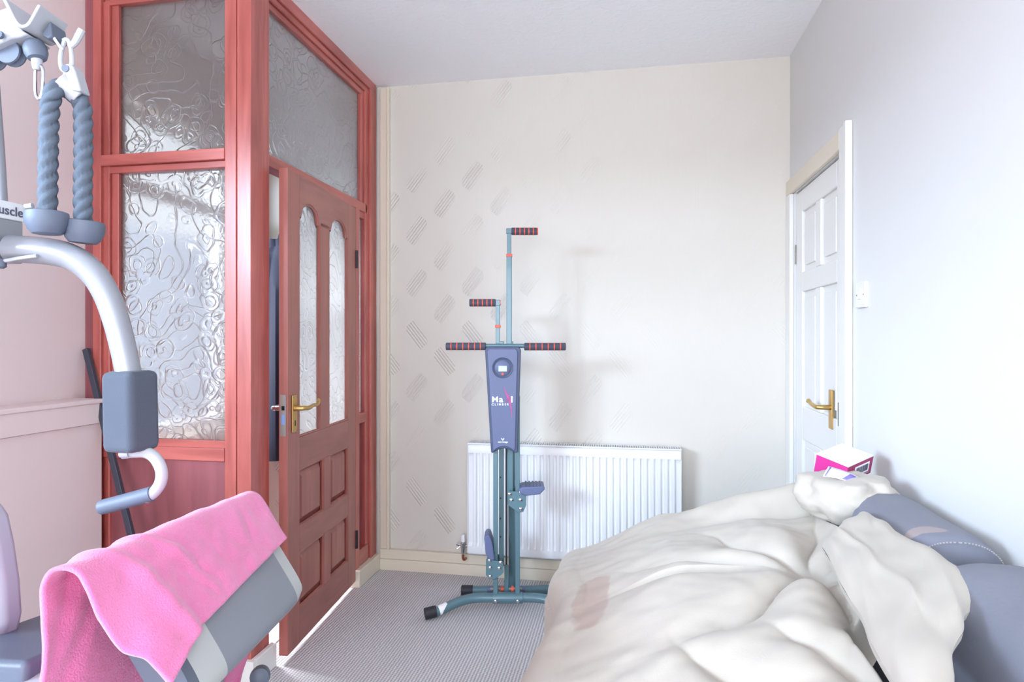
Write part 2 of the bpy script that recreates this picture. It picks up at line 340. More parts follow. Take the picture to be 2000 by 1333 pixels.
M_sofa = fabric('grey_blue_leather', (116, 118, 130), (134, 136, 148), .2, 120, .48, 0, stain=[((.63, 1.49, .85), .045, .022, (172, 156, 154), .75), ((.60, .93, .86), .02, .04, (172, 158, 156), .6)]); M_thread = plain('pale_thread', (176, 170, 172), .8)
M_sofa_dark = plain('dark_base_cloth', (60, 60, 72), .9)  # plain dark colour for the sofa feet
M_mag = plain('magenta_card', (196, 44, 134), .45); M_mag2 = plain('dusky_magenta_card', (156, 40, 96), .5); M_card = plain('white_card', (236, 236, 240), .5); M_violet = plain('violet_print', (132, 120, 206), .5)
M_bar = plain('dark_grey_metal', (70, 74, 88), .45, .3); M_coat = fabric('navy_coat_cloth', (38, 40, 56), (48, 50, 66), .3, 200)
M_hole = plain('black_hole', (16, 14, 16), .9)

# ------------------------------------------------------------------ setting
XL, XP, XR, YB, H = -2.065, -1.351, .786, 3.286, 2.65
YF = 2.089                                   # front face of the glazed screen
struct(bx('floor', (-2.3, -2.0, -.06), (1.0, 3.5, 0), M_carpet))
struct(bx('floor_porch', (XL, YF+.07, 0), (XP-.08, YB, .006), plain('pale_porch_tile', (226, 230, 236), .4)))
struct(bx('ceiling', (-2.3, -2.0, H), (1.0, 3.5, H+.08), M_ceil))
struct(bx('wall_back', (-2.3, YB, 0), (1.0, YB+.12, H), M_paper))
dy0, dy1, dz1 = 2.508, 3.208, 1.957
wr = MB().box((XR, -2, 0), (XR+.14, dy0, H)).box((XR, dy0, dz1), (XR+.14, dy1, H)).box((XR, dy1, 0), (XR+.14, YB, H))
struct(build('wall_right', wr, M_white))
wy0, wy1, wz0, wz1 = -.75, 1.02, 1.06, 2.25
struct(bx('wall_rear_blocker', (-2.2, -2.12, 0), (-1.0, -2.0, H), M_pink))  # unseen stub wall, added to block the window lamp at the open rear
wl = MB().box((XL-.14, -2, 0), (XL, wy0, H)).box((XL-.14, wy1, 0), (XL, YF+.012, H)).box((XL-.14, wy0, 0), (XL, wy1, wz0)).box((XL-.14, wy0, wz1), (XL, wy1, H))
wq = MB().box((XL-.14, YF+.012, 0), (XL, 2.30, H)).box((XL-.14, 3.05, 0), (XL, YB, H)).box((XL-.14, 2.30, 0), (XL, 3.05, .80)).box((XL-.14, 2.30, 2.28), (XL, 3.05, H))
struct(build('wall_porch', wq, M_porch))
struct(bx('wall_pane_backdrop', (-3.9, .5, -.1), (-3.75, 5.5, 2.15), plain('pane_backdrop_grey', (160, 170, 186), .9)))  # invented wall outside, put in to grey the sky behind the porch glass
wl = struct(build('wall_left', wl, M_pink))
build('boxed_panel', MB().box((XL, -1.8, 0), (-1.962, 2.07, .942)), M_pink, wl)
build('apron_board', MB().box((XL, -1.8, .945), (-1.945, 2.06, 1.021)), M_pink, wl, .003)
build('ledge', MB().box((XL, -1.8, 1.021), (-1.935, 2.055, 1.037)), M_pink, wl, .004)
# street door of the porch, half glazed, seen only through the patterned glass
wp = struct(build('window_3', MB().box((XL-.1, 2.30, .80), (XL-.05, 3.05, .86)).box((XL-.1, 2.30, 2.22), (XL-.05, 3.05, 2.28)).box((XL-.1, 2.30, .8), (XL-.05, 2.36, 2.28)).box((XL-.1, 2.99, .8), (XL-.05, 3.05, 2.28)).box((XL-.1, 2.30, 1.90), (XL-.05, 3.05, 1.96)), M_gloss))
wb = struct(build('window_4', MB().box((XL-.1, wy0, wz0), (XL-.04, wy1, wz0+.05)).box((XL-.1, wy0, wz1-.05), (XL-.04, wy1, wz1)).box((XL-.1, wy0, wz0), (XL-.04, wy0+.05, wz1)).box((XL-.1, wy1-.05, wz0), (XL-.04, wy1, wz1)), M_gloss))

# corner post of the porch
post = struct(build('trim_1', MB().box((-1.4075, YF, 0), (XP, 2.174, H)), wood_z, None, .003))
build('door_stop', MB().box((-1.41, 2.177, 0), (XP-.004, 2.199, H)).box((-1.41, 2.199, 0), (XP-.010, 2.227, H)), wood_z, post, .004)
build('side_bead', MB().box((-1.4595, YF+.002, 0), (-1.4115, 2.16, H)), wood_z, post, .004)

# front glazed screen
w1 = struct(build('window_1', MB().box((-2.064, YF+.012, 0), (-2.02, 2.16, H)), wood_dark))
build('stile', MB().box((-2.02, YF, .0), (-1.985, 2.16, H)), wood_z, w1, .003)
build('bead', MB().box((-1.985, YF+.012, .857), (-1.957, 2.16, 2.56)), wood_z, w1, .003)
build('bead', MB().box((-1.957, YF+.022, .857), (-1.925, 2.15, 2.56)), wood_z, w1, .004)
build('rail', MB().box((-1.985, YF, 1.924), (-1.4595, 2.158, 1.966)), wood_x, w1, .003)
build('bead', MB().box((-1.98, YF+.014, 1.8975), (-1.4595, 2.15, 1.924)), wood_x, w1, .004)
build('rail', MB().box((-1.985, YF, 2.575), (-1.4595, 2.158, H)), wood_x, w1, .003)
build('bead', MB().box((-1.98, YF+.014, 2.545), (-1.4595, 2.15, 2.575)), wood_x, w1, .004)
build('rail', MB().box((-1.985, YF, .808), (-1.4595, 2.158, .857)), wood_x, w1, .003)
build('sill_bead', MB().prism([(YF+.006, .857), (2.13, .857), (2.13, .883), (YF+.018, .872)], 0, .52, Matrix(((0, 1, 0, -1.98), (1, 0, 0, 0), (0, 0, 1, 0), (0, 0, 0, 1)))), wood_x, w1, .002)
build('panel', MB().box((-1.955, YF+.02, .10), (-1.4595, 2.14, .808)), wood_dark, w1)
build('bead', MB().box((-1.985, YF+.01, .10), (-1.955, 2.15, .808)), wood_z, w1, .005)
build('rail', MB().box((-1.985, YF, 0), (-1.4595, 2.158, .10)), wood_x, w1, .003)
build('pane', MB().box((-1.935, 2.124, 1.96), (-1.455, 2.130, 2.55)), M_glass_y, w1)
build('pane', MB().box((-1.935, 2.124, .87), (-1.455, 2.130, 1.91)), M_glass_y, w1)

# side screen over and beside the door
w2 = struct(build('window_2', MB().box((XP-.075, 2.227, 2.602), (XP, 3.255, H)), wood_y, None, .003))
build('bead', MB().box((XP-.07, 2.227, 2.575), (XP-.010, 3.20, 2.602)), wood_y, w2, .005)
build('bead', MB().box((XP-.06, 2.227, 2.548), (XP-.020, 3.16, 2.575)), wood_y, w2, .005)
build('transom_rail', MB().box((XP-.075, 2.20, 1.930), (XP-.012, 3.16, 1.978)), wood_y, w2, .003)
build('pane', MB().box((XP-.045, 2.2, 1.97), (XP-.039, 3.13, 2.56)), M_glass_x, w2)
build('bead', MB().box((XP-.06, 3.105, 1.97), (XP-.022, 3.14, 2.56)), wood_z, w2, .004)
build('bead', MB().box((XP-.07, 3.14, .09), (XP-.012, 3.18, 2.59)), wood_z, w2, .005)
build('jamb', MB().box((XP-.075, 3.18, .06), (XP, 3.255, H-.04)), wood_z, w2, .003)
build('stile', MB().box((XP-.075, 2.9955, .05), (XP-.002, 3.042, 1.93)), wood_z, w2, .003)
build('rail', MB().box((XP-.07, 3.042, .822), (XP-.012, 3.15, .875)), wood_y, w2, .004)
build('rail', MB().box((XP-.07, 3.042, .09), (XP-.004, 3.16, .172)), wood_y, w2, .004)
build('bead', MB().box((XP-.06, 3.042, 1.895), (XP-.02, 3.15, 1.932)), wood_y, w2, .004)
build('pane', MB().box((XP-.045, 3.035, .87), (XP-.039, 3.15, 1.91)), M_glass_x, w2)
build('panel', MB().box((XP-.055, 3.035, .165), (XP-.035, 3.15, .83)), wood_dark, w2)

# skirtings and battens
struct(build('baseboard_left', MB().box((XP-.06, 2.99, 0), (XP+.022, 3.262, .088)), M_cream, None, .004))
struct(build('baseboard_front', MB().box((-1.47, YF-.022, 0), (XP+.022, YF, .092)).box((XP, YF, 0), (XP+.022, 2.225, .092)), M_gloss, None, .004))
struct(build('baseboard_back', MB().box((XP+.022, 3.252, 0), (XR, YB, .060)), M_cream, None, .003))
struct(build('trim_2', MB().box((-1.331, 3.258, .060), (XR, YB, .112)), M_cream, None, .004))
struct(build('trim_3', MB().box((-1.333, 3.262, .112), (-1.284, YB, 2.635)).box((-1.292, 3.254, .112), (-1.279, YB, 2.635)), M_cream, None, .004))
struct(build('baseboard_right', MB().box((XR-.02, -2, 0), (XR, 2.40, .10)), M_gloss, None, .004))

# white door in the right wall
d2 = struct(build('door_2', MB().box((XR+.022, dy0+.004, .01), (XR+.055, dy1-.004, dz1-.006)), M_gloss))
def leaf(name, y0, y1, z0, z1): return build(name, MB().box((XR+.008, y0, z0), (XR+.024, y1, z1)), M_gloss, d2, .005)
leaf('stile', dy0+.004, dy0+.105, .01, dz1-.006); leaf('stile', dy1-.105, dy1-.004, .01, dz1-.006)
for z0, z1 in ((.01, .2), (.80, .95), (1.48, 1.57), (1.85, dz1-.006)): leaf('rail', dy0+.105, dy1-.105, z0, z1)
for z0, z1 in ((.2, .80), (.95, 1.48), (1.57, 1.85)):
    leaf('muntin', 2.82, 2.895, z0, z1)
    for a, b in ((dy0+.105, 2.82), (2.895, dy1-.105)):
        build('panel', MB().box((XR+.014, a+.03, z0+.03), (XR+.023, b-.03, z1-.03)), M_gloss, d2, .006)
arch = struct(build('trim_4', MB().box((XR-.02, 2.408, 0), (XR, 2.50, 2.035)).box((XR-.027, 2.404, 0), (XR-.002, 2.430, 2.037)), M_gloss, None, .005))
build('head_board', MB().box((XR-.02, 2.50, dz1+.002), (XR, YB-.002, 2.03)), M_cream, arch, .005)
build('far_jamb', MB().box((XR-.02, dy1+.004, 0), (XR, YB-.002, dz1+.002)), M_gloss, arch, .004)
hp = build('handle_plate', MB().box((XR+.002, 2.655, .905), (XR+.012, 2.695, 1.06)), M_brass, d2, .003)
build('lever', MB().tube([(XR+.008, 2.675, .99), (XR-.035, 2.675, .99), (XR-.045, 2.69, .99), (XR-.045, 2.76, .995), (XR-.043, 2.80, 1.005), (XR-.043, 2.815, 1.0)], [.011, .009, .009, .0075, .008, .007]), M_brass, hp)
build('lock_case', MB().box((XR+.0, 2.515, .93), (XR+.01, 2.575, 1.02)), M_steel, d2, .002)
for z in (.35, 1.62): build('hinge', MB().box((XR+.003, dy1-.012, z), (XR+.01, dy1+.006, z+.09)), M_steel, d2, .001)

# ------------------------------------------------------------------ mahogany porch door, ajar
Hn = Vector((XP, 2.993, 0)); En = Vector((-1.289, 2.235, 0)); u = (En-Hn).normalized(); nrm = Vector((-u.y, u.x, 0))
if nrm.x < 0: nrm = -nrm
MD = basis(Hn, u, -nrm, Vector((0, 0, 1)))   # local: x = from hinge to latch, y = into the porch, z up
def dbox(x0, x1, z0, z1, d0=0, d1=.036): return MB().box((x0, d0, z0), (x1, d1, z1), MD)
d1 = struct(build('door_1', dbox(.655, .76, .035, 1.924), door_z, None, .002))
build('stile', dbox(.003, .108, .035, 1.924), door_z, d1, .002)
build('rail', dbox(.108, .655, .735, .865), door_y, d1, .002)
build('rail', dbox(.108, .655, .40, .50), door_y, d1, .002)
build('rail', dbox(.108, .655, .035, .172), door_y, d1, .002)
build('muntin', dbox(.345, .445, .865, 1.77), door_z, d1, .002)
build('muntin', dbox(.330, .405, .50, .735), door_z, d1, .002)
build('muntin', dbox(.330, .405, .172, .40), door_z, d1, .002)
def arch_z(x, a, b):
    """underside of the arched head over a pane from a to b: shoulders, then a round arch"""
    t = (x-a)/(b-a)
    if t < .10 or t > .90: return 1.755
    q = (t-.5)/.40
    return 1.768+.056*math.sqrt(max(0, 1-q*q))
top = MB()
xs = sorted(set([.108, .655, .345, .445]+[lerp(.108, .345, k/40) for k in range(41)]+[lerp(.445, .655, k/40) for k in range(41)]))
lo = []
for x in xs:
    zz = arch_z(x, .108, .345) if x < .345 else (arch_z(x, .445, .655) if x > .445 else 1.755)
    lo.append(zz)
for d in (0, .036): top.v += [MD @ Vector((x, d, z)) for x, z in zip(xs, lo)]+[MD @ Vector((x, d, 1.924)) for x in xs]
n = len(xs)
for i in range(n-1):
    top.f += [(i, i+1, n+i+1, n+i), (2*n+i, 3*n+i, 3*n+i+1, 2*n+i+1), (i, 2*n+i, 2*n+i+1, i+1), (n+i, n+i+1, 3*n+i+1, 3*n+i)]
top.f += [(0, n, 3*n, 2*n), (n-1, 3*n-1, 4*n-1, 2*n-1)]
build('top_rail', top, door_y, d1)
for a, b in ((.108, .345), (.445, .655)):
    build('pane', MB().box((a-.004, .017, .86), (b+.004, .022, 1.83), MD), M_glass_x, d1)
    g = MB()      # glazing bead round the opening
    pts = [(a+.004, .006, .869), (b-.004, .006, .869)]
    g.tube([MD @ Vector(p) for p in pts], .0055, 6, sub=1)
    pts = [(lerp(a, b, k/40), .006, arch_z(lerp(a, b, k/40), a, b)-.003) for k in range(3, 38)]
    g.tube([MD @ Vector(p) for p in pts], .0055, 6, sub=1)
    for xx in (a+.003, b-.003): g.tube([MD @ Vector((xx, .006, .868)), MD @ Vector((xx, .006, 1.755))], .0055, 6, sub=1)
    build('glazing_bead', g, door_z, d1)
for a, b in ((.108, .330), (.405, .655)):
    for z0, z1 in ((.172, .40), (.50, .735)):
        pm = MB(); mg = .034          # raised and fielded panel
        r0 = [(a, .02, z0), (b, .02, z0), (b, .02, z1), (a, .02, z1)]
        r1 = [(a+.012, .02, z0+.012), (b-.012, .02, z0+.012), (b-.012, .02, z1-.012), (a+.012, .02, z1-.012)]
        r2 = [(a+mg, .006, z0+mg), (b-mg, .006, z0+mg), (b-mg, .006, z1-mg), (a+mg, .006, z1-mg)]
        bk = [(a, .03, z0), (b, .03, z0), (b, .03, z1), (a, .03, z1)]
        vs = r0+r1+r2+bk; fs = []
        for k in range(4):
            j = (k+1) % 4; fs += [(k, j, 4+j, 4+k), (4+k, 4+j, 8+j, 8+k), (k, 12+k, 12+j, j)]
        fs += [(8, 9, 10, 11), (15, 14, 13, 12)]
        pm.add(vs, fs, MD); build('panel', pm, door_z, d1, smooth=False)
        mo = MB()
        for p, q in (((a, z0), (b, z0)), ((b, z0), (b, z1)), ((b, z1), (a, z1)), ((a, z1), (a, z0))):
            mo.tube([MD @ Vector((p[0], .010, p[1])), MD @ Vector((q[0], .010, q[1]))], .010, 6, sub=1)
        build('moulding', mo, door_z, d1)
pl = build('handle_plate', MB().box((.688, -.006, .892), (.728, 0, 1.040), MD), M_brass, d1, .003)
lev = MB().tube([MD @ Vector(p) for p in [(.708, 0, .988), (.708, -.03, .988), (.700, -.042, .988), (.665, -.045, .986), (.625, -.045, .992), (.592, -.045, .990), (.572, -.045, .998), (.566, -.043, 1.008), (.576, -.041, 1.010)]], [.013, .010, .0095, .009, .007, .007, .006, .006, .005], 12)
build('lever', lev, M_brass, pl)
build('keyhole', MB().box((.705, -.0068, .918), (.711, -.0058, .940), MD), M_hole, pl)
for x in (.694, .722):
    for z in (.900, 1.032): build('screw', MB().lathe([(.0032, 0), (.003, .0012)], MD @ Vector((x, -.006, z)), nrm, 10), M_steel, pl)
lk = build('lock_plate', MB().box((.7595, .006, .885), (.7625, .030, 1.045), MD), M_steel, d1)
build('latch_hole', MB().box((.7605, .012, .985), (.7632, .024, 1.002), MD), M_hole, lk)
build('key_tape', MB().box((.7605, .011, .930), (.7635, .024, .968), MD), plain('blue_tape', (126, 150, 206), .5), lk)
build('porch_lever', MB().tube([MD @ Vector(p) for p in [(.715, .034, .988), (.715, .07, .988), (.71, .082, .988), (.66, .085, .990), (.60, .085, .988)]], [.011, .010, .010, .008, .008], 12), M_chrome, d1)
for z in (.20, 1.62): build('hinge', MB().lathe([(.007, 0), (.007, .09)], MD @ Vector((-.002, -.004, z)), (0, 0, 1), 10), M_black, d1)

# things in the porch behind the gap of the door
coat = MB()
rows = []
for i in range(30):
    t = i/29; z = lerp(1.80, .62, t); row = []
    for k in range(40):
        a = 2*math.pi*k/40; r = (.10+.05*sstep(0, .25, t))*(1+.12*math.sin(5*a+3*t)+.06*math.sin(9*a))
        if t < .04: r *= .55
        row.append(Vector((-1.86+1.0*r*math.cos(a), 3.135+.75*r*math.sin(a), z)))
    rows.append(row)
coat.grid(rows, closed=True); coat.f.append(tuple(range(40)))
coat.tube([(-1.86, YB, 1.86), (-1.86, 3.2, 1.86), (-1.86, 3.16, 1.84), (-1.86, 3.14, 1.79)], .012, 10, sub=3)
tag(build('hanging_coat', coat, M_coat), 'dark navy coat hanging in the porch, seen through the gap beside the open mahogany door', 'coat')

# light switch on the right wall
sw = empty('light_switch', (XR, 2.307, 1.367))
build('back_box', MB().box((XR-.012, 2.264, 1.367), (XR, 2.350, 1.453)), M_gloss, sw, .003)
build('rocker', MB().box((XR-.017, 2.292, 1.395), (XR-.010, 2.322, 1.428)), M_gloss, sw, .002)
for yy in (2.276, 2.338): build('screw', MB().lathe([(.003, 0), (.0028, .0012)], (XR-.012, yy, 1.41), (-1, 0, 0), 10), M_steel, sw)
tag(sw, 'small white square light switch on the right wall beside the white door', 'switch')

# ------------------------------------------------------------------ radiator
RX0, RX1, RZ0, RZ1, RYF = -.8145, .258, .139, .715, 3.176
rad = empty('radiator', ((RX0+RX1)/2, 3.22, RZ0))
def flute(x):
    ph = ((x-RX0-.02)/.0333) % 1
    if x < RX0+.025 or x > RX1-.025: return 0
    return sstep(.14, .30, ph)*(1-sstep(.70, .86, ph))
xs = []; x = RX0
while x < RX1: xs.append(x); x += .00333
xs.append(RX1)
zs = [RZ0, RZ0+.012, RZ0+.045, RZ0+.058, RZ0+.07, (RZ0+RZ1)/2, RZ1-.07, RZ1-.058, RZ1-.045, RZ1-.01, RZ1]
rows = []
for z in zs:
    k = sstep(RZ0+.044, RZ0+.062, z)*(1-sstep(RZ1-.062, RZ1-.044, z))
    e = .006 if z in (RZ0, RZ1) else 0
    rows.append([Vector((x, RYF+.011*(1-flute(x))*k+e, z)) for x in xs])
build('front_panel', MB().grid(rows), M_rad, rad, solid=.002)
build('side_panel', MB().box((RX0-.004, RYF+.004, RZ0+.01), (RX0, RYF+.092, RZ1+.006)), M_rad, rad, .002)
build('side_panel', MB().box((RX1, RYF+.004, RZ0+.01), (RX1+.004, RYF+.092, RZ1+.006)), M_rad, rad, .002)
build('back_panel', MB().box((RX0, RYF+.08, RZ0+.01), (RX1, RYF+.09, RZ1-.01)), M_rad, rad)
build('convector_core', MB().box((RX0+.004, RYF+.018, RZ0+.01), (RX1-.004, RYF+.078, RZ1-.02)), M_hole, rad)
tg = MB().box((RX0, RYF+.002, RZ1), (RX1, RYF+.014, RZ1+.006)).box((RX0, RYF+.078, RZ1), (RX1, RYF+.092, RZ1+.006))
x = RX0
while x < RX1: tg.box((x, RYF+.012, RZ1), (x+.006, RYF+.08, RZ1+.006)); x += .0115
build('top_grille', tg, M_rad, rad, kind='stuff', smooth=False)
for bxp in (-.62, .06): build('bracket', MB().box((bxp, RYF+.088, .25), (bxp+.03, YB, .62)), M_steel, rad)
vx, vy = -.852, 3.222
va = build('valve', MB().lathe([(.009, .125), (.011, .135), (.011, .165), (.014, .168), (.014, .185), (.010, .19)], (vx, vy, 0), (0, 0, 1), 16), M_chrome, rad)
build('valve_cap', MB().lathe([(.010, .19), (.0115, .195), (.0105, .225), (.006, .228)], (vx, vy, 0), (0, 0, 1), 16), M_print, va)
build('valve_lever', MB().tube([(vx-.035, vy-.005, .178), (vx, vy, .168), (vx+.035, vy, .168)], .0065, 10, sub=1).tube([(vx-.03, vy-.008, .155), (vx-.012, vy, .17)], .004, 8, sub=1), M_chrome, va)
build('pipe', MB().tube([(vx, vy, .13), (vx, vy, .105), (vx+.004, vy+.012, .093), (vx+.006, vy+.05, .090)], .0075, 10), M_copper, rad)
tag(rad, 'white ribbed panel radiator under the bare back wall with a chrome valve', 'radiator')

# ------------------------------------------------------------------ vertical climber
PO = Vector((-.55, 2.86, 0)); MC = frame(PO)
SPX = 2.912/F
def U(px): return (px-989)*SPX
def Zc(py): return CZ-(py-HY)*SPX
cl = empty('vertical_climber', PO)
def cbox(u0, u1, d0, d1, z0, z1): return MB().box((u0, d0, z0), (u1, d1, z1), MC)
def ct(pts, r, n=14, sub=6): return MB().tube([MC @ Vector(p) for p in pts], r, n, sub=sub)
def tr(x0, y0, x1, y1): return (U(x0), Zc(y0), U(x1), Zc(y1))
for px0, px1 in ((964, 972), (1007, 1015)):
    build('front_leg', cbox(U(px0)-.001, U(px1)+.001, -.012, .018, .05, 1.0), M_teal, cl, .003)
build('slide_tube', cbox(U(974.5), U(984), .022, .047, .21, 1.25), M_teal, cl, .003)
build('slide_tube', cbox(U(990.5), U(1002.5), .022, .05, .49, 1.25), M_teal, cl, .003)
for py in (935, 976, 1016, 1052): build('hole', MB().lathe([(.004, 0), (.004, .002)], MC @ Vector((U(977.5), .0215, Zc(py))), MC.to_3x3() @ Vector((0, -1, 0)), 10), M_black, cl)
build('centre_rail', cbox(U(987), U(991), .055, .08, .10, .85), M_black, cl, .002)
build('centre_post', cbox(U(985), U(993), .03, .05, .05, .20), M_teal, cl, .002)
build('rear_leg', MB().tube([MC @ Vector((U(999), .035, .95)), MC @ Vector((U(1000), .165, .05))], .017, 12, sub=1), M_teal, cl)
# console shell
def console(poly, d0, d1, m, name, par, bev): return build(name, MB().prism([(U(a), Zc(b)) for a, b in poly], d0, d1, MC), m, par, bev)
arc = [(lerp(1008, 961.5, k/12), 884-10*math.sin(math.pi*k/12)**.8) for k in range(13)]
con = console([(952, 677.5), (1013, 677.5), (1017.5, 683), (1011, 880), (1008, 884)]+arc[1:-1]+[(961.5, 884), (959.5, 880), (948, 683)], -.040, .045, M_console_edge, 'console', cl, .006)
arc2 = [(lerp(1003.5, 965, k/12), 878-9*math.sin(math.pi*k/12)**.8) for k in range(13)]
fc = console([(956, 681.5), (1007, 681.5), (1011, 687), (1006, 874), (1003.5, 878)]+arc2[1:-1]+[(965, 878), (963.5, 874), (952.5, 687)], -.047, -.038, M_console, 'console_face', con, .003)
fd = MC.to_3x3() @ Vector((0, -1, 0))
dc = MC @ Vector((U(982), -.0465, Zc(718)))
build('dial_recess', MB().lathe([(.0475, 0), (.046, .006), (.037, .003), (.0365, 0)], dc, fd, 40), M_console_edge, con)
build('dial_well', MB().lathe([(.045, 0), (.044, .0018)], dc, fd, 40), M_paddark, con)
dl = build('dial', MB().lathe([(.0345, 0), (.034, .010), (.030, .0125), (.001, .0128)], dc, fd, 32), M_console, con)
build('display', MB().box((U(974), -.0612, Zc(725)), (U(990.5), -.0585, Zc(714)), MC), M_lcd, con, .001)
build('button', MB().lathe([(.0062, 0), (.0055, .002)], MC @ Vector((U(982), -.0588, Zc(729.5))), fd, 16), M_orange, con)
TM = lambda px, py, d=-.0472: MC @ Matrix.Translation((U(px), d, Zc(py))) @ Matrix.Rotation(math.pi/2, 4, 'X')
text_obj('lettering', 'M', .0375, TM(960.8, 784), M_print, con, bold=.0004, xs=1.08)
text_obj('lettering', 'a', .0400, TM(975.0, 784), M_print, con, bold=.0006, xs=1.12)
text_obj('lettering', 'I', .0375, TM(997.5, 784), M_print, con, bold=.0014, xs=1.1)
text_obj('lettering', 'CLIMBER', .0135, TM(961, 790.3), M_print, con, bold=.0002, spacing=1.62, xs=1.0)
text_obj('lettering', 'R', .004, TM(1001, 775), M_print, con)
sw_pts = [(985.5, 752), (987, 762), (990.5, 771), (994, 778), (996.5, 786), (999, 800), (1000, 815)]
sm = MB()
pp, _ = smooth_path([Vector((U(a), -.0476, Zc(b))) for a, b in sw_pts], 1, 6)
wdt = [.0006+.0034*math.sin(math.pi*i/(len(pp)-1))**1.5 for i in range(len(pp))]
sm.grid([[p+Vector((-q, 0, 0)) for p, q in zip(pp, wdt)], [p+Vector((q, 0, 0)) for p, q in zip(pp, wdt)]], MC)
sm.lathe([(.0042, 0), (.004, .001)], MC @ Vector((U(993), -.0472, Zc(771.5))), fd, 16)
for q0, q1 in (((988.5, 783), (997.5, 775)), ((990, 776.5), (998, 785))):
    sm.tube([MC @ Vector((U(q0[0]), -.0474, Zc(q0[1]))), MC @ Vector((U(q1[0]), -.0474, Zc(q1[1])))], .0018, 6, sub=1)
build('swoosh_mark', sm, M_pinkprint, con)
text_obj('lettering', 'new image', .0105, TM(982.5, 862, -.0472), M_print, con, bold=.0003, align='CENTER')
lf = MB()
for s in (-1, 1):
    lf.add([(U(982.2)+s*.0004, -.0476, Zc(858.3)), (U(982.2)+s*.0065, -.0476, Zc(855)), (U(982.2)+s*.0062, -.0476, Zc(852.3)), (U(982.2)+s*.001, -.0476, Zc(854.8))], [(0, 1, 2, 3)], MC)
build('leaf_mark', lf, M_print, con, smooth=False)
# handle bars and grips
build('handle_bar', ct([(U(948), .0, Zc(676)), (U(1026), .0, Zc(676))], .010, 12, 1), M_teal, cl)
def grip(u0, u1, z, rings, d=.0):
    g = build('grip', ct([(u0, d, z), (u1, d, z)], .0175, 18, 1), M_grip, cl, .003)
    for k in range(rings):
        uu = lerp(u0, u1, (k+.9)/(rings+.8))
        build('grip_ring', ct([(uu-.0022, d, z), (uu+.0022, d, z)], .0186, 18, 1), M_orange, g)
    return g
grip(U(871), U(949), Zc(677), 6); grip(U(1105), U(1024), Zc(677.5), 6)
g = grip(U(999), U(1050), Zc(450), 5, .03); build('grip_end', ct([(U(1049.5), .03, Zc(450)), (U(1051.5), .03, Zc(450))], .0168, 18, 1), M_orange, g)
g = grip(U(968), U(916), Zc(591), 5, .03); build('grip_end', ct([(U(975.5), .03, Zc(591)), (U(977.5), .03, Zc(591))], .013, 14, 1), M_orange, g)
build('pole_sleeve', cbox(U(989.3), U(999.8), .018, .044, 1.2, Zc(499)), M_teal, cl, .003)
build('pole', cbox(U(990.3), U(998.6), .021, .041, 1.6, Zc(446)), M_teal, cl, .003)
build('pole_head', cbox(U(988.6), U(1000), .018, .044, Zc(455), Zc(444.5)), M_teal, cl, .003)
build('pole_collar', cbox(U(988.5), U(1000.7), .015, .047, Zc(500.3), Zc(495)), M_orange, cl, .002)
build('pole', cbox(U(968), U(976.5), .021, .041, 1.2, Zc(588)), M_teal, cl, .003)
build('pole_head', cbox(U(966), U(977.2), .018, .044, Zc(597), Zc(585.5)), M_teal, cl, .003)
build('pole_collar', cbox(U(966.6), U(978), .015, .047, Zc(640.5), Zc(635)), M_orange, cl, .002)
# pedal brackets
def bracket(poly, bolts, d):
    b = build('pedal_bracket', MB().prism([(U(a), Zc(b)) for a, b in poly], d, d+.007, MC), M_teal, cl, .002)
    build('bracket_plate', MB().prism([(U(a+1), Zc(b-1)) for a, b in poly], .055, .062, MC), M_teal, b, .002)
    for a, c in bolts: build('bolt', MB().lathe([(.0082, 0), (.0078, .004), (.004, .0062), (.0005, .0064)], MC @ Vector((U(a), d, Zc(c))), fd, 14), M_chrome, b)
    for a, c in bolts[:2]: build('bolt_shank', ct([(U(a), d, Zc(c)), (U(a), .06, Zc(c))], .005, 8, 1), M_steel, b)
    return b
b1 = bracket([(991.5, 958.5), (1022.5, 957.5), (1027, 962), (1027.5, 985), (1022, 997.5), (1012.5, 999.5), (1004, 993), (993, 985)], [(995.6, 963), (1017, 960), (999, 974.5), (1016.3, 974.3), (1017.3, 991.7)], -.026)
b2 = bracket([(949.5, 1089), (983.5, 1095), (984, 1115), (978, 1121), (966, 1128), (956, 1129), (949.5, 1120)], [(956.6, 1091.6), (978, 1095.8), (957.8, 1105.4), (975.5, 1106.6), (957.8, 1122.5)], -.026)
def pedal(poly, d0, d1, name):
    p = build(name, MB().prism([(U(a), Zc(b)) for a, b in poly], d0, d1, MC), M_console, cl, .006); return p
p1 = pedal([(1012, 953), (1020, 949), (1062, 947), (1064, 953), (1054, 963), (1028, 966), (1016, 962)], -.035, .075, 'pedal')
for k in range(5):
    t = (k+.5)/5; build('tread_rib', MB().box((lerp(U(1024), U(1058), t)-.003, -.028, Zc(947.5)), (lerp(U(1024), U(1058), t)+.003, .068, Zc(946)), MC), M_console_edge, p1, .001)
p2 = pedal([(946, 1048), (950, 1042), (957, 1042.5), (962, 1056), (967, 1090), (957, 1091), (949, 1078)], -.035, .075, 'pedal')
for k in range(4):
    t = (k+.5)/4; build('tread_rib', MB().box((lerp(U(959), U(965), t)-.001, -.028, lerp(Zc(1052), Zc(1082), t)-.003), (lerp(U(960.5), U(966.5), t)+.001, .068, lerp(Zc(1052), Zc(1082), t)+.003), MC), M_console_edge, p2)
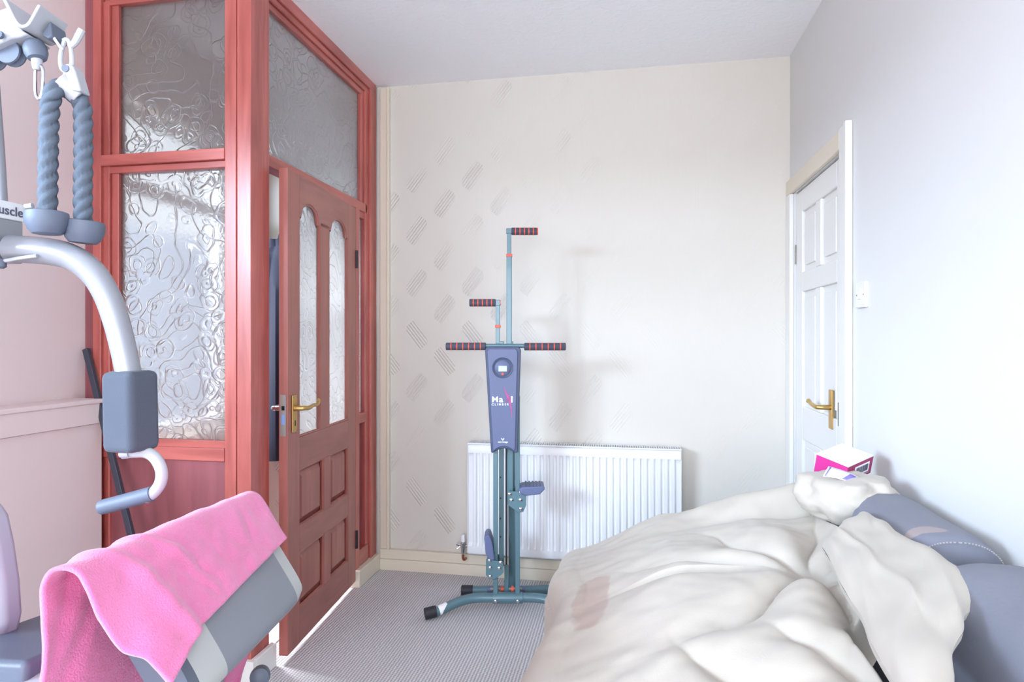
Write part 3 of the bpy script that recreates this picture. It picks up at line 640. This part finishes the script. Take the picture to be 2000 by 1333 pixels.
# base
fl = ct([(-.355, -.082, .027), (-.30, -.066, .034), (-.22, -.03, .056), (-.15, -.006, .064), (-.05, 0, .064), (.12, 0, .064), (.20, -.012, .056), (.27, -.045, .036), (.335, -.08, .026)], .0215, 18)
build('front_foot', fl, M_teal, cl)
build('foot_cap', ct([(-.366, -.0852, .0255), (-.315, -.070, .032)], .0255, 18, 1), M_black, cl, .003)
build('foot_cap', ct([(.346, -.0855, .0255), (.30, -.0615, .031)], .0255, 18, 1), M_black, cl, .003)
build('paper_sticker', ct([(-.305, -.0685, .0335), (-.268, -.0505, .043)], .0221, 18, 1), M_print, cl)
build('base_sleeve', ct([(U(962), 0, .064), (U(1021), 0, .064)], .0255, 18, 1), M_teal, cl, .002)
for px in (968.5, 1011.5): build('bolt', MB().lathe([(.0082, 0), (.0078, .004), (.004, .0062), (.0005, .0064)], MC @ Vector((U(px), -.0245, .058)), fd, 14), M_chrome, cl)
build('rear_foot', ct([(-.185, .178, .026), (-.10, .172, .030), (0, .17, .032), (.12, .172, .03), (.22, .19, .028), (.30, .195, .028)], .021, 16), M_teal, cl)
build('foot_cap', ct([(-.222, .18, .0255), (-.165, .177, .0265)], .0255, 16, 1), M_black, cl, .003)
build('foot_cap', ct([(.34, .196, .0265), (.285, .195, .027)], .0255, 16, 1), M_black, cl, .003)
build('axle', ct([(U(957), .04, .088), (U(1020), .04, .088)], .008, 10, 1), M_steel, cl)
for px in (980.5, 1001): build('washer', ct([(U(px)-.006, .04, .088), (U(px)+.006, .04, .088)], .0135, 16, 1), M_orange, cl)
for px in (958, 1021): build('roller', ct([(U(px)-.018, .07, .075), (U(px)+.014, .07, .075)], .015, 16, 1), M_console, cl, .003)
build('cross_tie', MB().tube([MC @ Vector((0, 0, .064)), MC @ Vector((0, .17, .034))], .012, 10, sub=1), M_teal, cl)
tag(cl, 'folding upright climbing exercise machine with orange ringed grips in front of the radiator', 'exercise machine')

# ------------------------------------------------------------------ home gym (frame mostly out of view on the left)
GZ = 1.38; gs = GZ/F
gym = empty('home_gym', (-1.55, 1.15, 0))
def G(px, py, dz=0): return at(px, py, GZ+dz)
def gt(pts, r, n=14, sub=6, dz=0): return MB().tube([G(a, b, dz) for a, b in pts], r, n, sub=sub)
def gprism(poly, d0, d1, Z=GZ):
    o = at(1000, HY, Z); s = Z/F
    return MB().prism([((a-1000)*s, (HY-b)*s) for a, b in poly], d0, d1, frame(o))
# top pulley housing
ph = build('pulley_housing', gprism([(-60, 62), (36, 26), (44, 40), (54, 60), (64, 72), (74, 78), (60, 84), (40, 88), (5, 104), (-60, 118)], -.030, .045), M_silver2, gym, .006)
VP_, _ = smooth_path([Vector(((a-1000)*gs, 0, (HY-b)*gs)) for a, b in [(38, 14), (46, 30), (57, 52), (64, 62), (71, 65.5), (79, 62), (87, 50), (94, 37), (100, 26)]], 1, 4)
gv = MB(); gv.grid([[p+Vector((0, d, 0)) for p in VP_] for d in (-.04, 0, .045)], frame(at(1000, HY, GZ)))
build('guide_channel', gv, M_silver2, ph, solid=.007, bevel=.002)
build('guide_lining', gprism([(46, 16), (97, 34), (90, 46), (80, 61), (71, 65), (62, 60), (50, 38)], .036, .044), M_bluegrey, ph, .002)
build('guide_side', gprism([(86, 72), (104, 44), (108, 74), (100, 80)], -.01, .04), M_bluegrey, ph, .004)
build('bolt', MB().lathe([(.009, 0), (.008, .006)], G(1, 69, -.036), camvec(0, 0, -1), 14), M_paddark, ph)
build('pulley', MB().lathe([(.026, -.012), (.027, -.008), (.022, 0), (.027, .008), (.026, .012)], G(22, 104), camvec(0, 0, 1), 26), M_bluegrey, gym)
build('pulley', MB().lathe([(.026, -.012), (.027, -.008), (.022, 0), (.027, .008), (.026, .012)], G(-16, 112), camvec(0, 0, 1), 26), M_bluegrey, gym)
build('swivel', MB().lathe([(.004, -.026), (.017, -.022), (.0225, -.010), (.0225, .004), (.018, .016), (.004, .02)], G(70, 101), (0.25, 0, -1), 22), M_bluegrey, gym)
build('swivel_eye', MB().lathe([(.010, 0), (.011, .004), (.0085, .022), (.006, .026)], G(72, 114), (0, 0, -1), 16), M_silver2, gym)
def ring(pts, r): return [(a, b) for a, b in pts]
build('carabiner', gt([(74, 128), (69, 138), (69, 178), (72, 190), (76, 193), (80, 188), (83, 170), (84, 140), (80, 129), (74, 128)], .0036, 10, 4), M_chrome, gym)
build('cable', gt([(104, 72), (112, 84), (121, 96)], .003, 8, 3), M_print, gym)
# upright column, out-of-view tower, base
X0 = -1.74
build('upright', MB().box((X0-.03, 1.02, .05), (X0+.03, 1.08, 2.0)), M_silver, gym, .004)
build('upright', gt([(-16, 140), (-4, 300), (2, 400)], .013, 12, 4, .02), M_silver, gym)
build('base_rail', MB().box((-1.80, 1.02, 0), (-.55, 1.08, .05)), M_silver, gym, .004)
build('base_rail', MB().box((X0-.03, .55, 0), (X0+.03, 1.62, .05)), M_silver, gym, .004)
tp = G(-20, 95); build('top_beam', MB().tube([(X0, 1.05, 1.93), tp], .025, 12, sub=1), M_silver, gym)
# label box on the arm pivot; its face looks along the room's x axis
LX = on_x(24, 412, -1.34)
y0 = on_x(-110, 412, LX.x).y; y1 = on_x(48, 420, LX.x).y
def lz(px, py): return on_x(px, py, LX.x).z
build('pivot_box', MB().box((LX.x-.10, y0, lz(40, 515)), (LX.x-.003, y1, lz(40, 432))), M_silver, gym, .004)
lb = build('label_plate', MB().box((LX.x-.10, y0, lz(40, 433)), (LX.x, y1, lz(46, 400))), M_label, gym, .003)
TMx = Matrix(((0, 0, 1, LX.x+.0004), (1, 0, 0, y1-.0035), (0, 1, 0, lz(40, 424.5)), (0, 0, 0, 1)))
text_obj('lettering', 'muscle', .0285, TMx, M_ink, lb, bold=.0004, align='RIGHT')
build('label_lug', gt([(50, 404), (64, 402)], .006, 10, 1), M_silver2, gym)
pv = Vector((LX.x-.05, y0, lz(0, 470))); build('pivot_beam', MB().tube([(X0, 1.05, pv.z), pv+Vector((0, .05, 0))], .025, 12, sub=1), M_silver, gym)
# press arm, pad, curved handle
build('press_arm', gt([(20, 486), (90, 491), (140, 503), (180, 532), (208, 575), (228, 630), (243, 690), (252, 735)], [.030, .0295, .0285, .0275, .0265, .026, .0255, .0255], 20), M_silver, gym)
build('adjuster_rod', gt([(-10, 514), (35, 505), (72, 500)], .004, 8, 2, -.03), M_silver2, gym)
build('adjuster_knob', MB().lathe([(.008, -.008), (.011, -.002), (.011, .008), (.006, .012)], G(1, 514, -.03), (0, 0, -1), 14), M_paddark, gym)
cpd = G(258, 803); MP = Matrix.Translation(cpd) @ Matrix.Rotation(TH-.30, 4, 'Z') @ Matrix.Rotation(math.radians(-1.5), 4, 'Y')
build('arm_pad', MB().box((-.047, -.040, -.088), (.040, .040, .088), MP), M_foampad, gym, .016)
build('handle_clamp', gt([(235, 887), (252, 886)], .008, 10, 1, -.01), M_padblue, gym)
build('curved_handle', gt([(240, 886), (262, 884), (285, 884), (303, 895), (315, 918), (314, 942), (302, 961), (284, 974)], .0125, 16), M_silver2, gym)
build('hand_grip', gt([(297, 965), (250, 978), (205, 990), (196, 992), (191, 993.5)], [.0165, .0165, .0165, .0145, .006], 18, 3), M_bluegrey, gym)
# back cushion and seat, cut by the frame edge
build('back_cushion', gprism([(-150, 985), (-20, 975), (2, 1010), (14, 1065), (25, 1140), (29, 1205), (22, 1240), (0, 1258), (-150, 1290)], -.03, .03, 1.2), M_padblue, gym, .02)
sd = MB(); a0 = at(-60, 1316, 1.05); a1 = at(88, 1236, 1.28)
def slab(p, q, wd, th, name, m, bev):
    d = (q-p); L = d.length; ex = d.normalized(); ey = Vector((0, 0, 1)).cross(ex).normalized(); ez = ex.cross(ey)
    return build(name, MB().box((0, -wd, -th), (L, wd, th), basis(p, ex, ey, ez)), m, gym, bev)
slab(a0, a1+Vector((.06, .05, 0)), .10, .022, 'seat_cushion', M_paddark, .012)
slab(a0+Vector((.03, -.02, -.045)), a1+Vector((.1, .03, -.05)), .085, .03, 'seat_base', M_padblue, .008)
slab(at(-40, 1400, 1.0), at(120, 1330, 1.1), .07, .03, 'seat_bracket', M_silver2, .008)
# preacher pad
dv = camvec(.0024, -.07, 1).normalized()
Bp = camvec(-.577, 0, 1.42); Bp.z = CZ-.389
Dp = camvec(-.4576, 0, 1.407); Dp.z = CZ-.574
e2 = (Dp-Bp); e2 = (e2-dv*e2.dot(dv)); WP = e2.length; e2.normalize()
nn = dv.cross(e2).normalized()
if nn.dot(camvec(1, 0, -.2)) < 0: nn = -nn
def PF(t, wv, n): return Bp-dv*t+e2*wv+nn*n
TP = .055
def pad_section(t):
    sc_e = 1-.07*max(0, (.06-t)/.06)**2-.10*max(0, (t-.42)/.055)**2 if True else 1
    pts = []
    for k in range(48):
        a = 2*math.pi*k/48; ca, sa = math.cos(a), math.sin(a)
        ex = 2/7.0; x = math.copysign(abs(ca)**ex, ca); y = math.copysign(abs(sa)**(2/3.2), sa)
        pts.append(PF(t, WP*.5+WP*.5*x*sc_e, -TP*.5+TP*.5*y+.006*math.sin(math.pi*min(1, max(0, t/.5)))*(y > 0)))
    return pts
def pad_part(t0, t1, m, name, shrink=0):
    ts = [lerp(t0, t1, k/8) for k in range(9)]; b = MB(); b.grid([pad_section(t) for t in ts], closed=True)
    b.f.append(tuple(range(48))); b.f.append(tuple(8*48+k for k in range(48)))
    return build(name, b, m, gym)
pp0 = pad_part(.036, .378, M_pad, 'arm_curl_pad'); pad_part(-.012, .036, M_padlight, 'pad_end'); pad_part(.378, .455, M_padlight, 'pad_end')
pad_part(.4555, .478, M_paddark, 'pad_end_cap')
build('pad_backboard', MB().box((0.02, -.0, -.016), (.40, .17, 0), basis(PF(0, .03, -TP-.001), -dv, e2, nn)), M_paddark, gym, .004)
pb = PF(.2, .10, -TP-.01)
build('pad_post', MB().tube([pb, Vector((pb.x, pb.y, .03))], .022, 12, sub=1), M_silver, gym)
build('pad_base', MB().box((pb.x-.04, min(1.02, pb.y-.04), 0), (pb.x+.04, max(1.08, pb.y+.04), .05)), M_silver, gym, .004)
sbm = at(60, 1345, 1.15); build('seat_beam', MB().tube([(X0, 1.05, sbm.z-.06), (pb.x, pb.y, sbm.z-.06)], .025, 12, sub=1), M_silver, gym)
build('knob', MB().lathe([(.006, -.02), (.020, -.016), (.022, 0), (.020, .014), (.008, .018)], at(508, 1322, 1.40), camvec(.3, .2, -1), 18), M_paddark, gym)
kp = at(508, 1322, 1.42); build('knob_stem', MB().tube([kp, (pb.x, pb.y, kp.z-.03)], .010, 10, sub=1), M_silver, gym)
tag(gym, 'silver multi gym with grey pads and curved press arm at the left edge', 'exercise machine')

# rope pull hanging from the gym
rp = empty('rope_pull', G(128, 460))
rope_pts = [(93, 415), (94, 330), (96, 240), (99, 200), (107, 178), (121, 171), (140, 182), (156, 197), (162, 220), (163, 300), (162, 380), (163, 440)]
def strand(an, L): return 1-.42*(1-abs(math.sin(1.5*(an-L*75)))**.5)+.05
RR = MB().tube([G(a, b, .0 if i < 5 else .03) for i, (a, b) in enumerate(rope_pts)], .0185, 36, sub=14, prof=strand)
build('rope', RR, M_rope, rp, angle=80)
build('sleeve', MB().tube([G(118, 156, .01), G(158, 190, .03)], .0225, 20, sub=1), M_silver2, rp, .003)
build('clamp_plate', gprism([(119, 160), (122, 128), (130, 122), (141, 126), (147, 140), (158, 178), (140, 176)], .0, .035), M_silver2, rp, .005)
build('hole', MB().lathe([(.008, 0), (.008, .002)], G(128, 134, -.0005), camvec(0, 0, -1), 14), M_paddark, rp)
build('snap_hook', gt([(127, 78), (120, 100), (118, 120), (122, 136), (132, 138), (140, 130), (140, 105), (136, 84), (130, 77), (124, 80)], .0048, 10, 4, .01), M_silver2, rp)
build('hook_gate', gt([(136, 92), (146, 84), (154, 70), (160, 58)], [.006, .007, .008, .0075], 10, 3, .01), M_silver2, rp)
def stopper(px, py, dz, tilt):
    s = (GZ+dz)/F
    prof = [(.016, 44*s), (.034, 44*s), (.0395, 42*s), (.0405, 34*s), (.0395, 22*s), (.034, 9*s), (.027, 1*s), (.018, 0)]
    build('rubber_stopper', MB().lathe(prof, at(px, py, GZ+dz), (tilt, 0, 1), 30), M_bluegrey, rp)
stopper(92, 458, -.04, -.02); stopper(162, 476, .01, .08)
tag(rp, 'blue grey twisted rope pull with two rubber cup ends hung by a metal hook', 'rope')

# ------------------------------------------------------------------ towels
def fold(x, y, z, sc, amp): return amp*noise.noise(Vector((x*sc, y*sc, z*sc)))
def towel_pt(i, j):
    """i 0..1 along the pad (far to near), j 0..1 from the hem on the slope, over the ridge, down behind"""
    tend = lerp(.525, .575, sstep(0, .36, j))
    t = lerp(-.028, tend, i)
    whem = lerp(.40, .62, i)*WP
    if i > .8: whem += .03*(i-.8)/.2
    Lf = whem+.02; Lr = .085; Lb = .24; s = j*(Lf+Lr+Lb)
    if s < Lf: p = PF(t, whem-s, .012)
    elif s < Lf+Lr:
        a = (s-Lf)/Lr*math.pi*.82; c0 = PF(t, -.020+.0, 0)-nn*.018
        p = c0+nn*.030*math.cos(a)-e2*.034*math.sin(a)
    else:
        a = math.pi*.82; c0 = PF(t, -.020, 0)-nn*.018
        p = c0+nn*.030*math.cos(a)-e2*.034*math.sin(a)+Vector((0, 0, -1))*(s-Lf-Lr)+camvec(.05, 0, 0)*(s-Lf-Lr)
    off = sstep(.46, .62, t)                       # past the pad's end the cloth sags
    if s < Lf: p = p+Vector((0, 0, -.035*off*(1-abs(2*s/Lf-1))))-nn*.018*off*sstep(0, .10, Lf-s)
    wr = .010*noise.noise(Vector((t*7, s*16, 1.3)))+.006*noise.noise(Vector((t*18, s*30, 5)))
    wr += .014*math.exp(-((t-.30-.6*s)/.020)**2)*sstep(.2, .45, t)+.012*math.exp(-((t-.43-.35*s)/.018)**2)
    if i < .06: wr *= i/.06+.3
    q = nn.lerp(Vector((0, 0, 1))*.4-camvec(.6, 0, 0), sstep(Lf-.03, Lf+Lr*.7, s))
    return p+q*abs(wr)*(.9 if s < Lf+Lr else .7)+nn*.004*(1 if s < Lf else 1-sstep(Lf, Lf+Lr, s))
NI, NJ = 110, 90
tw = MB(); tw.grid([[towel_pt(i/NI, j/NJ) for j in range(NJ+1)] for i in range(NI+1)])
tag(build('towel', tw, M_towel, solid=.006, angle=180), 'pink terry towel draped over the grey gym pad in the foreground', 'towel')
t2 = MB(); rows = []
for i in range(50):
    t = i/49; row = []
    for k in range(60):
        q = k/59
        X = lerp(-.74, -.545, q); Zz = 1.12+.20*q-.03*math.sin(3*q*math.pi)+.10*(1-t)*0
        up = lerp(.735-.08*q, .40, t)
        X += .02*math.sin(9*q+4*t); Zz += .025*math.sin(14*q+2*t)+.02*noise.noise(Vector((q*4, t*4, 2)))-.06*t+.05*(1-sstep(0, .15, t))
        row.append(camvec(X, up, Zz))
    rows.append(row)
t2.grid(rows)
tag(build('towel', t2, M_towel2, solid=.006, angle=180), 'pink towel hanging under the gym pad, coloured darker for the shade there', 'towel')

# dark bar leaning on the porch screen
b0 = on_y(168, 682, YF-.012); b1v = on_y(262, 1070, YF-.10); dirb = (b1v-b0); b1 = b0+dirb*(b0.z/(b0.z-b1v.z))
b1.z = .002
exb = (b1-b0).normalized(); eyb = Vector((0, 1, 0)); eyb = (eyb-exb*eyb.dot(exb)).normalized(); ezb = exb.cross(eyb)
tag(build('metal_bar', MB().box((0, -.008, -.0115), ((b1-b0).length, .008, .0115), basis(b0, exb, eyb, ezb)), M_bar, None, .002), 'thin dark grey metal bar leaning on the wooden screen behind the gym arm', 'bar')

# ------------------------------------------------------------------ sofa
sf = empty('sofa', (.33, 1.35, 0))
build('seat_base', MB().box((-.12, .25, .06), (.74, 2.24, .34)), M_sofa, sf, .03)
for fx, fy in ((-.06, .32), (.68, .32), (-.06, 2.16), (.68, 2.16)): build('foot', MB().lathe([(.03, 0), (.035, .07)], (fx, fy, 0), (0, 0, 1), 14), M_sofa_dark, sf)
build('seat_cushion', MB().box((-.15, 1.28, .34), (.52, 2.05, .50)), M_sofa, sf, .05)
build('seat_cushion', MB().box((-.15, .35, .34), (.52, 1.27, .50)), M_sofa, sf, .05)
build('far_arm', MB().box((-.07, 2.0, .30), (.55, 2.21, .52)), M_sofa, sf, .06)
build('back_frame', MB().box((.56, .25, .30), (.765, 2.26, .62)), M_sofa, sf, .05)
def bolster(y0, y1, cx, cz, rx, rz, name, seam_out=.004, dome=.05, pw=.62):
    rows = []; ny = 30
    for i in range(ny+1):
        y = lerp(y0, y1, i/ny); e = min(1, (y-y0)/dome, (y1-y)/dome); k = math.sqrt(max(0, 1-(1-e)**2))*.55+.45 if e < 1 else 1
        row = []
        for a in range(40):
            an = 2*math.pi*a/40; ca, sa = math.cos(an), math.sin(an)
            x = math.copysign(abs(ca)**pw, ca); z = math.copysign(abs(sa)**pw, sa)
            wr = .006*noise.noise(Vector((y*6, an*1.2, cx*9)))
            row.append(Vector((cx+(rx*k+wr)*x, y, cz+(rz*k+wr)*z)))
        rows.append(row)
    b = MB(); b.grid(rows, closed=True); b.f.append(tuple(range(40))); b.f.append(tuple(ny*40+a for a in range(40)))
    return build(name, b, M_sofa, sf, angle=60)
def seam(y, cx, cz, rx, rz, pw, parent, a0=0, a1=2*math.pi, k=1.0, nst=90):
    b = MB(); pts = []
    for a in range(nst+1):
        an = lerp(a0, a1, a/nst); ca, sa = math.cos(an), math.sin(an)
        pts.append(Vector((cx+rx*k*math.copysign(abs(ca)**pw, ca), y, cz+rz*k*math.copysign(abs(sa)**pw, sa))))
    for i in range(nst):
        if i % 2 == 0: b.tube([pts[i], pts[i+1]], .0016, 5, sub=1)
    build('seam_stitching', b, M_thread, parent, kind='stuff')
r1 = bolster(1.42, 2.08, .668, .755, .100, .098, 'back_bolster', dome=.06, pw=.8)
seam(1.432, .668, .755, .100, .098, .8, r1, .15, 3.0, .90)
r2 = bolster(.30, 1.33, .655, .725, .122, .138, 'back_bolster', dome=.10, pw=.75)
seam(.90, .655, .725, .122, .138, .75, r2, .3, 2.9, 1.005)
tag(sf, 'worn grey blue leather sofa along the right wall under the cream duvet', 'sofa')

# ------------------------------------------------------------------ duvet
KN = Vector((.41, 1.50))                         # knot that the creases run from
def duvet_z(x, y):
    z = lerp(.60, .69, sstep(-.18, .15, x)); z = lerp(z, .745, sstep(.12, .42, x)); z = lerp(z, .775, sstep(.42, .60, x))
    z -= .05*sstep(.9, .4, y)*0
    # rise of the heap in the middle
    z += .03*math.exp(-((x-.10)/.22)**2-((y-1.45)/.4)**2)
    # gathered roll along the far end
    z += .035*math.exp(-((y-2.08)/.055)**2)*sstep(.12, .35, x)*(1+.4*math.sin(x*16))
    z -= .02*math.exp(-((y-1.97)/.035)**2)*sstep(.1, .35, x)
    # creases out of the knot
    dx, dy = x-KN.x, y-KN.y; r = math.hypot(dx, dy); a = math.atan2(dy, dx)
    am = .036*math.exp(-((r-.20)/.17)**2)*sstep(.02, .12, r)
    sect = sstep(-2.9, -2.5, a)*0+1
    z += am*sect*(abs(math.sin(a*4.2+1.6*r+.9*noise.noise(Vector((x*5, y*5, 0)))))**.6*1.2-.6)
    z -= .035*math.exp(-(r/.07)**2)
    # long shallow creases on the broad top, near folds at the foot
    z += .006*noise.noise(Vector((x*4+y*3, (y-x*.5)*14, 3)))+.010*noise.noise(Vector((x*6, y*6, 7)))+.003*noise.noise(Vector((x*22, y*22, 9)))
    g = sstep(1.28, 1.12, y)*sstep(.0, .2, x)
    z += g*.020*(abs(math.sin((x*1.1+y*.5)*21+2.0*noise.noise(Vector((x*4, y*4, 4)))))**.7*1.5-.7)
    return z
XF, YN, YE = -.130, .45, 2.20
def duvet_pt(s, t):
    """s across (front hem ... back), t from near to far; the hems hang down over the sofa"""
    y = lerp(YN, YE, t); dropf = 0
    sx = lerp(-.40, lerp(.40, .565, sstep(1.18, 1.42, y)), s)
    bulge = XF+.022*math.sin(y*5.2)+.012*math.sin(y*13)
    if sx < bulge:
        over = bulge-sx; R = .085; q = over/R
        if q < math.pi/2: x = bulge-R*math.sin(q); zd = R*(1-math.cos(q))
        else: x = bulge-R-.05*(over-R*math.pi/2)+.012*math.sin(y*17+over*4); zd = R+(over-R*math.pi/2)*1.6
        z = duvet_z(bulge, y)-zd
    else: x = sx; z = duvet_z(sx, y)
    e = sstep(.955, 1, t); z -= .30*e**1.3; y -= .02*e
    e2_ = sstep(.965, 1, s); z -= .10*e2_
    # the far front corner falls away
    c = sstep(1.70, 2.20, y)*sstep(.22, -.20, x); z -= .05*c
    return Vector((x, y, max(z, .09)))
NS, NT = 230, 300
dvt = empty('duvet', (.25, 1.35, .05))
mb = MB(); mb.grid([[duvet_pt(i/NS, j/NT) for j in range(NT+1)] for i in range(NS+1)])
build('cover', mb, M_duvet, dvt, angle=180)
# folded-back corner lying over the sofa back
P00, P10, P11, P01 = Vector((.425, 1.50, .80)), Vector((.575, 1.70, .82)), Vector((.610, 1.24, .825)), Vector((.34, .80, .79))
def corner_pt(a, b, side):
    p = P00*(1-a)*(1-b)+P10*a*(1-b)+P11*a*b+P01*(1-a)*b
    e = min(a, 1-a)*2; f = min(b, 1-b)*2
    puff = (1-(1-min(1, e*2.2))**2.4)*(1-(1-min(1, f*3.0))**2.4)
    z = p.z+side*.034*math.sqrt(max(0, puff))+.006*noise.noise(Vector((a*4, b*7, 11)))*(1 if side > 0 else .3)
    z += .006*noise.noise(Vector((a*2.5+b*5, (b-a)*3, 2)))
    if side > 0: z += .010*math.exp(-((a-.25-.25*b)/.05)**2)*(1-b)
    p = p+Vector((.012*noise.noise(Vector((a*5, b*5, 1))), .012*noise.noise(Vector((a*5, b*5, 6))), 0))
    return Vector((p.x, p.y, z))
mb = MB(); nA, nB = 60, 90
mb.grid([[corner_pt(a/nA, b/nB, 1) for b in range(nB+1)] for a in range(nA+1)])
mb.grid([[corner_pt(a/nA, b/nB, -1) for b in range(nB+1)] for a in range(nA+1)])
build('folded_corner', mb, M_duvet, dvt, angle=180)
# bunched end that carries the card box
BC = Vector((.60, 1.90, .822))
rows = []
for i in range(41):
    th = math.pi*i/40; row = []
    for k in range(72):
        ph_ = 2*math.pi*k/72; d = Vector((math.sin(th)*math.cos(ph_), math.sin(th)*math.sin(ph_), math.cos(th)))
        r = 1+.16*noise.noise(d*2.2+Vector((3, 1, 0)))+.10*abs(math.sin(ph_*3.5+1.5*d.z))*math.sin(th)+.05*noise.noise(d*6)
        p = BC+Vector((d.x*.118*r, d.y*.13*r, d.z*.082*r))
        if p.z > BC.z+.052: p.z = BC.z+.052+(p.z-BC.z-.052)*.3
        row.append(p)
    rows.append(row)
mb = MB(); mb.grid(rows, closed=True)
build('bunched_end', mb, M_duvet, dvt, angle=180)
tag(dvt, 'crumpled cream duvet heaped over the grey sofa, with a brown stain on its front', 'duvet')

# card box and leaflet on the bunched end
A_, B_, C_ = at(1657, 912, 1.80), at(1706, 890, 1.875), at(1595, 887, 1.875)
ex = (B_-A_).normalized(); ey = (C_-A_); ey = (ey-ex*ey.dot(ex)).normalized(); ez = ex.cross(ey)
BL, BW = (B_-A_).length, (C_-A_).length
nc = A_; MBX = basis(nc-ez*.058, ex, ey, ez)
cb = empty('card_box', nc+Vector((0, 0, -.058)))
build('box_body', MB().box((0, 0, 0), (BL, BW, .056), MBX), M_mag, cb)
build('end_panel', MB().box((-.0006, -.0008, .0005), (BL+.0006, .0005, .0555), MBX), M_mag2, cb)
build('lid', MB().box((-.001, -.001, .056), (BL+.001, BW+.001, .058), MBX), M_card, cb)
bl = build('barcode_label', MB().box((.040, -.0016, .013), (.120, -.0007, .045), MBX), M_print, cb)
bb = MB(); xq = .047; random.seed(9)
while xq < .112:
    wq = random.choice((.0008, .0012, .002)); bb.box((xq, -.0022, .019), (xq+wq, -.0015, .040), MBX); xq += wq+random.choice((.001, .0016, .0022))
build('barcode', bb, M_ink, cb, kind='stuff', smooth=False)
build('printed_lines', MB().box((.050, -.0014, .0075), (.125, -.0007, .0092), MBX).box((.060, -.0014, .004), (.105, -.0007, .0052), MBX), M_padlight, cb, kind='stuff')
tag(cb, 'magenta card box with a white lid and a barcode label on the duvet', 'box')
q0, q1, q2, q3 = at(1618, 911, 1.742), at(1679, 933, 1.72), at(1655, 941, 1.70), at(1607, 931, 1.715)
lfx = empty('leaflet', (q0+q2)/2)
lfl = MB(); nl = ((q1-q0).cross(q3-q0)).normalized()
if nl.dot(-ray(1640, 925)) < 0: nl = -nl
def qd(a, b, h=0): return q0.lerp(q1, a).lerp(q3.lerp(q2, a), b)+nl*h+nl*.004*math.sin(a*math.pi)
def qpatch(name, a0, a1, b0, b1, h, m):
    b = MB(); b.grid([[qd(lerp(a0, a1, i/8), lerp(b0, b1, j/3), h) for j in range(4)] for i in range(9)]); return build(name, b, m, lfx, solid=.0006)
qpatch('sheet', 0, 1, 0, 1, 0, M_card); qpatch('stripe', .05, .10, .05, .95, .0009, M_violet); qpatch('print_block', .72, .94, .12, .9, .0009, M_violet)
tag(lfx, 'small white leaflet with violet print propped against the magenta box', 'leaflet')
